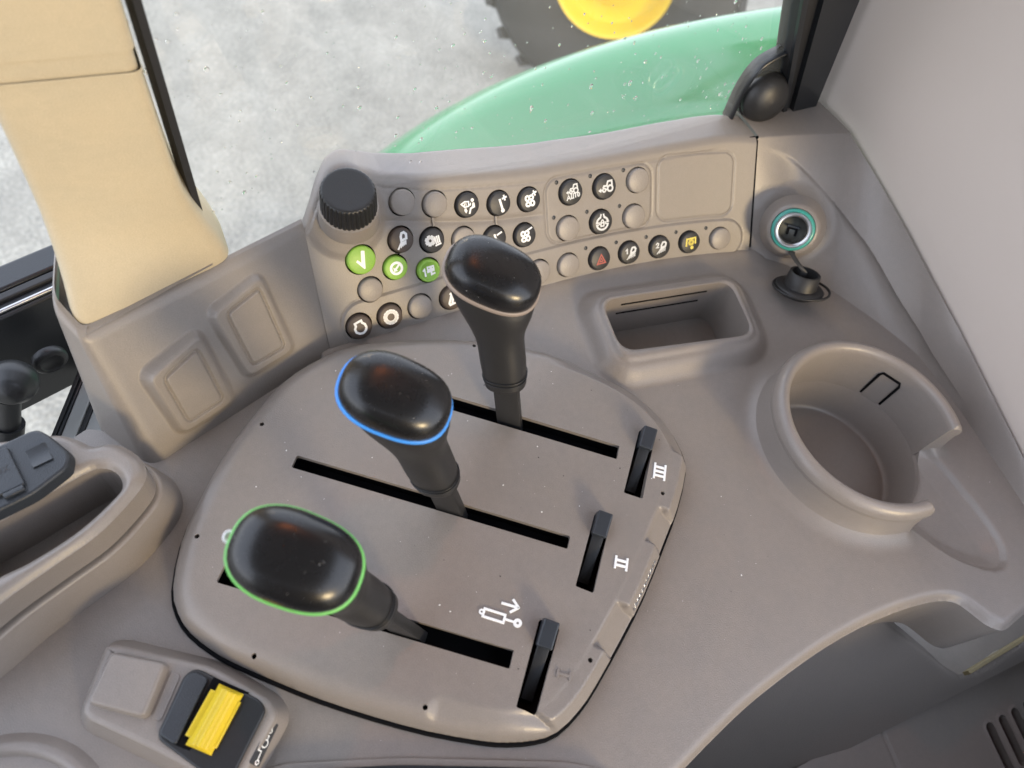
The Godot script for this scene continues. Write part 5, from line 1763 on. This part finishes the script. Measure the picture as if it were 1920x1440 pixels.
# ---------- below the deck edge ----------
func lower_parts() -> void:
	var t := thing("lower_housing", "dark taupe lower console housing under the deck edge", "housing", Vector3(220, -80, 110))
	var mb := MB.new()
	var poly := rounded(pv([141, 178, 161, 139, 183, 101, 213, 71, 247, 45, 262, 44, 300, 44, 330, 44.5, 349, 44, 364, 36.5, 388, 12.5, 415, 8, 400, 20, 261.5, 122.3, 240, 152, 190, 215]), 5.0, 4)
	var ridge := pv([230, 50, 247, 46, 262, 45, 300, 44.5, 330, 44.5, 349, 43.5, 364, 36, 390, 11, 416, 0])
	var hp := func(x: float, z: float) -> Vector3:
		var e := minf(d_line(Vector2(x, z), ridge), 6.0)
		return Vector3(x, -60.0 - (0.3909 * (x - 250.5) + 0.7085 * (z - 49.0)) / 0.5876 - 6.0 + sqrt(maxf(0.0, 36.0 - (6.0 - e) * (6.0 - e))), z)
	sheet(mb, 136, 418, 5, 218, 2.0, hp, func(x, z): return sd_poly(Vector2(x, z), poly), Vector3.UP, Vector3(0.02, -1, 0.02), func(_a, _b): return 40.0)
	part("housing", mb, M.taupe, t)
	mb = MB.new()
	cap(mb, pv([130, 100, 260, -10, 430, -60, 430, 0, 330, 60, 200, 120]), -135.0, Vector3.UP)
	part("under_tray", mb, M.taupe, t)
	mb = MB.new()
	box(mb, Vector3(0, 0, -1.2), Vector3(80, 6, 1.2), 0.4, frame(Vector3(347, -116, 45.0), Vector3.UP, Vector3(0.78, 0.12, -0.62)))
	part("foam_strip", mb, M.strip, t, "yellowish foam strip in the joint")
	mb = MB.new()                                             # unseen board added to block low rear light from the housing
	box(mb, Vector3(0, -330, 0), Vector3(330, 110, 14), 0.0, frame(Vector3(430, 0, -60), Vector3.UP, Vector3(0.12, 0, 1)))
	part("added_shade_board", mb, M.darkgrey, t)
	# vent panel
	var v := thing("vent_panel", "grey panel with rounded vent slots at the lower corner", "vent", Vector3(320, -100, 110))
	mb = MB.new()
	var ax := Vector2(0.80, -0.60)
	var bx := Vector2(0.60, 0.80)
	var o := Vector2(258.5, 123.4)
	var mask := func(x: float, z: float) -> float:
		var m := -20.0
		for k in 5:
			var c := Vector2(146.0 + 13.0 * k, 46.0)
			var q := sd_box(Vector2(x, z), c, Vector2(3.6, 17.0), 3.5)
			m = maxf(m, -q)
		return m
	var place := func(x: float, z: float) -> Vector3:
		var p := o + ax * x + bx * z
		var h := -150.0 - z * 0.25
		var line := absf(x - 62.0)
		if z > 3: h -= 1.4 * (1.0 - ss(0.4, 1.3, line))
		for k in 5:
			var q := sd_box(Vector2(x, z), Vector2(146.0 + 13.0 * k, 46.0), Vector2(3.6, 17.0), 3.5)
			if q < 2.0: h += 0.8 * (1.0 - ss(0.0, 2.0, q))
		return Vector3(p.x, h, p.y)
	sheet(mb, -20, 240, -4, 90, 1.2, place, mask, Vector3.UP, Vector3.DOWN, func(_a, _b): return 8.0)
	part("grille", mb, M.taupe, v)
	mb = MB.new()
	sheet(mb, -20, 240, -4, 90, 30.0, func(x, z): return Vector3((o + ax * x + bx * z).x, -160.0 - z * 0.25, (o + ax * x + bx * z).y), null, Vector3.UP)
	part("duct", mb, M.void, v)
	# dark armrest pad at the near edge; unseen length and depth added for shade
	var a := thing("armrest_pad", "black rubber pad edge at the bottom of the view", "pad", Vector3(40, 0, 215))
	mb = MB.new()
	var pad := rounded(pv([-48, 213.5, 0, 198.5, 46, 187.5, 72, 181.5, 88, 181, 97, 187, 128, 208, 470, 205, 470, 330, -40, 330, -70, 240]), 8, 5)
	prism(mb, pad, -220.0, 5.0, 3.0)
	part("pad", mb, M.bluegrey, a)
	mb = MB.new()
	prism(mb, inset(pad, -3.0), -4.0, 1.5, 1.0)
	part("pad_seat", mb, M.taupe, a)
	# unseen seat form added in place of the phone's holder to shade near faces
	var st := thing("added_shade_seat", "unseen black seat form added to shade the near console faces", "seat", Vector3(10, -330, 560))
	mb = MB.new()
	box(mb, Vector3(-250, -330, 345), Vector3(270, -60, 640), 40.0)
	part("cushion", mb, M.seal, st)
	mb = MB.new()
	box(mb, Vector3(-250, -200, 600), Vector3(260, 560, 740), 40.0)
	part("backrest", mb, M.seal, st)
	# rim of a second round well at the near front corner
	var r := thing("round_well", "rim of a round well cut off by the bottom edge", "holder", Vector3(-130, 0, 260))
	mb = MB.new()
	lathe(mb, Transform3D(Basis(), Vector3(-135, -0.5, 268)), [47, -1.0, 44.5, 0.8, 42.0, 3.5, 40.0, 4.5, 38.0, 3.6, 36.5, 0.5, 35.5, -4.0, 34, -30], 64)
	part("well_rim", mb, M.taupe, r)
	mb = MB.new()
	lathe(mb, Transform3D(Basis(), Vector3(-135, -0.1, 268)), [36.4, 0, 0.01, 0.0], 48)
	part("well_floor", mb, M.void, r)
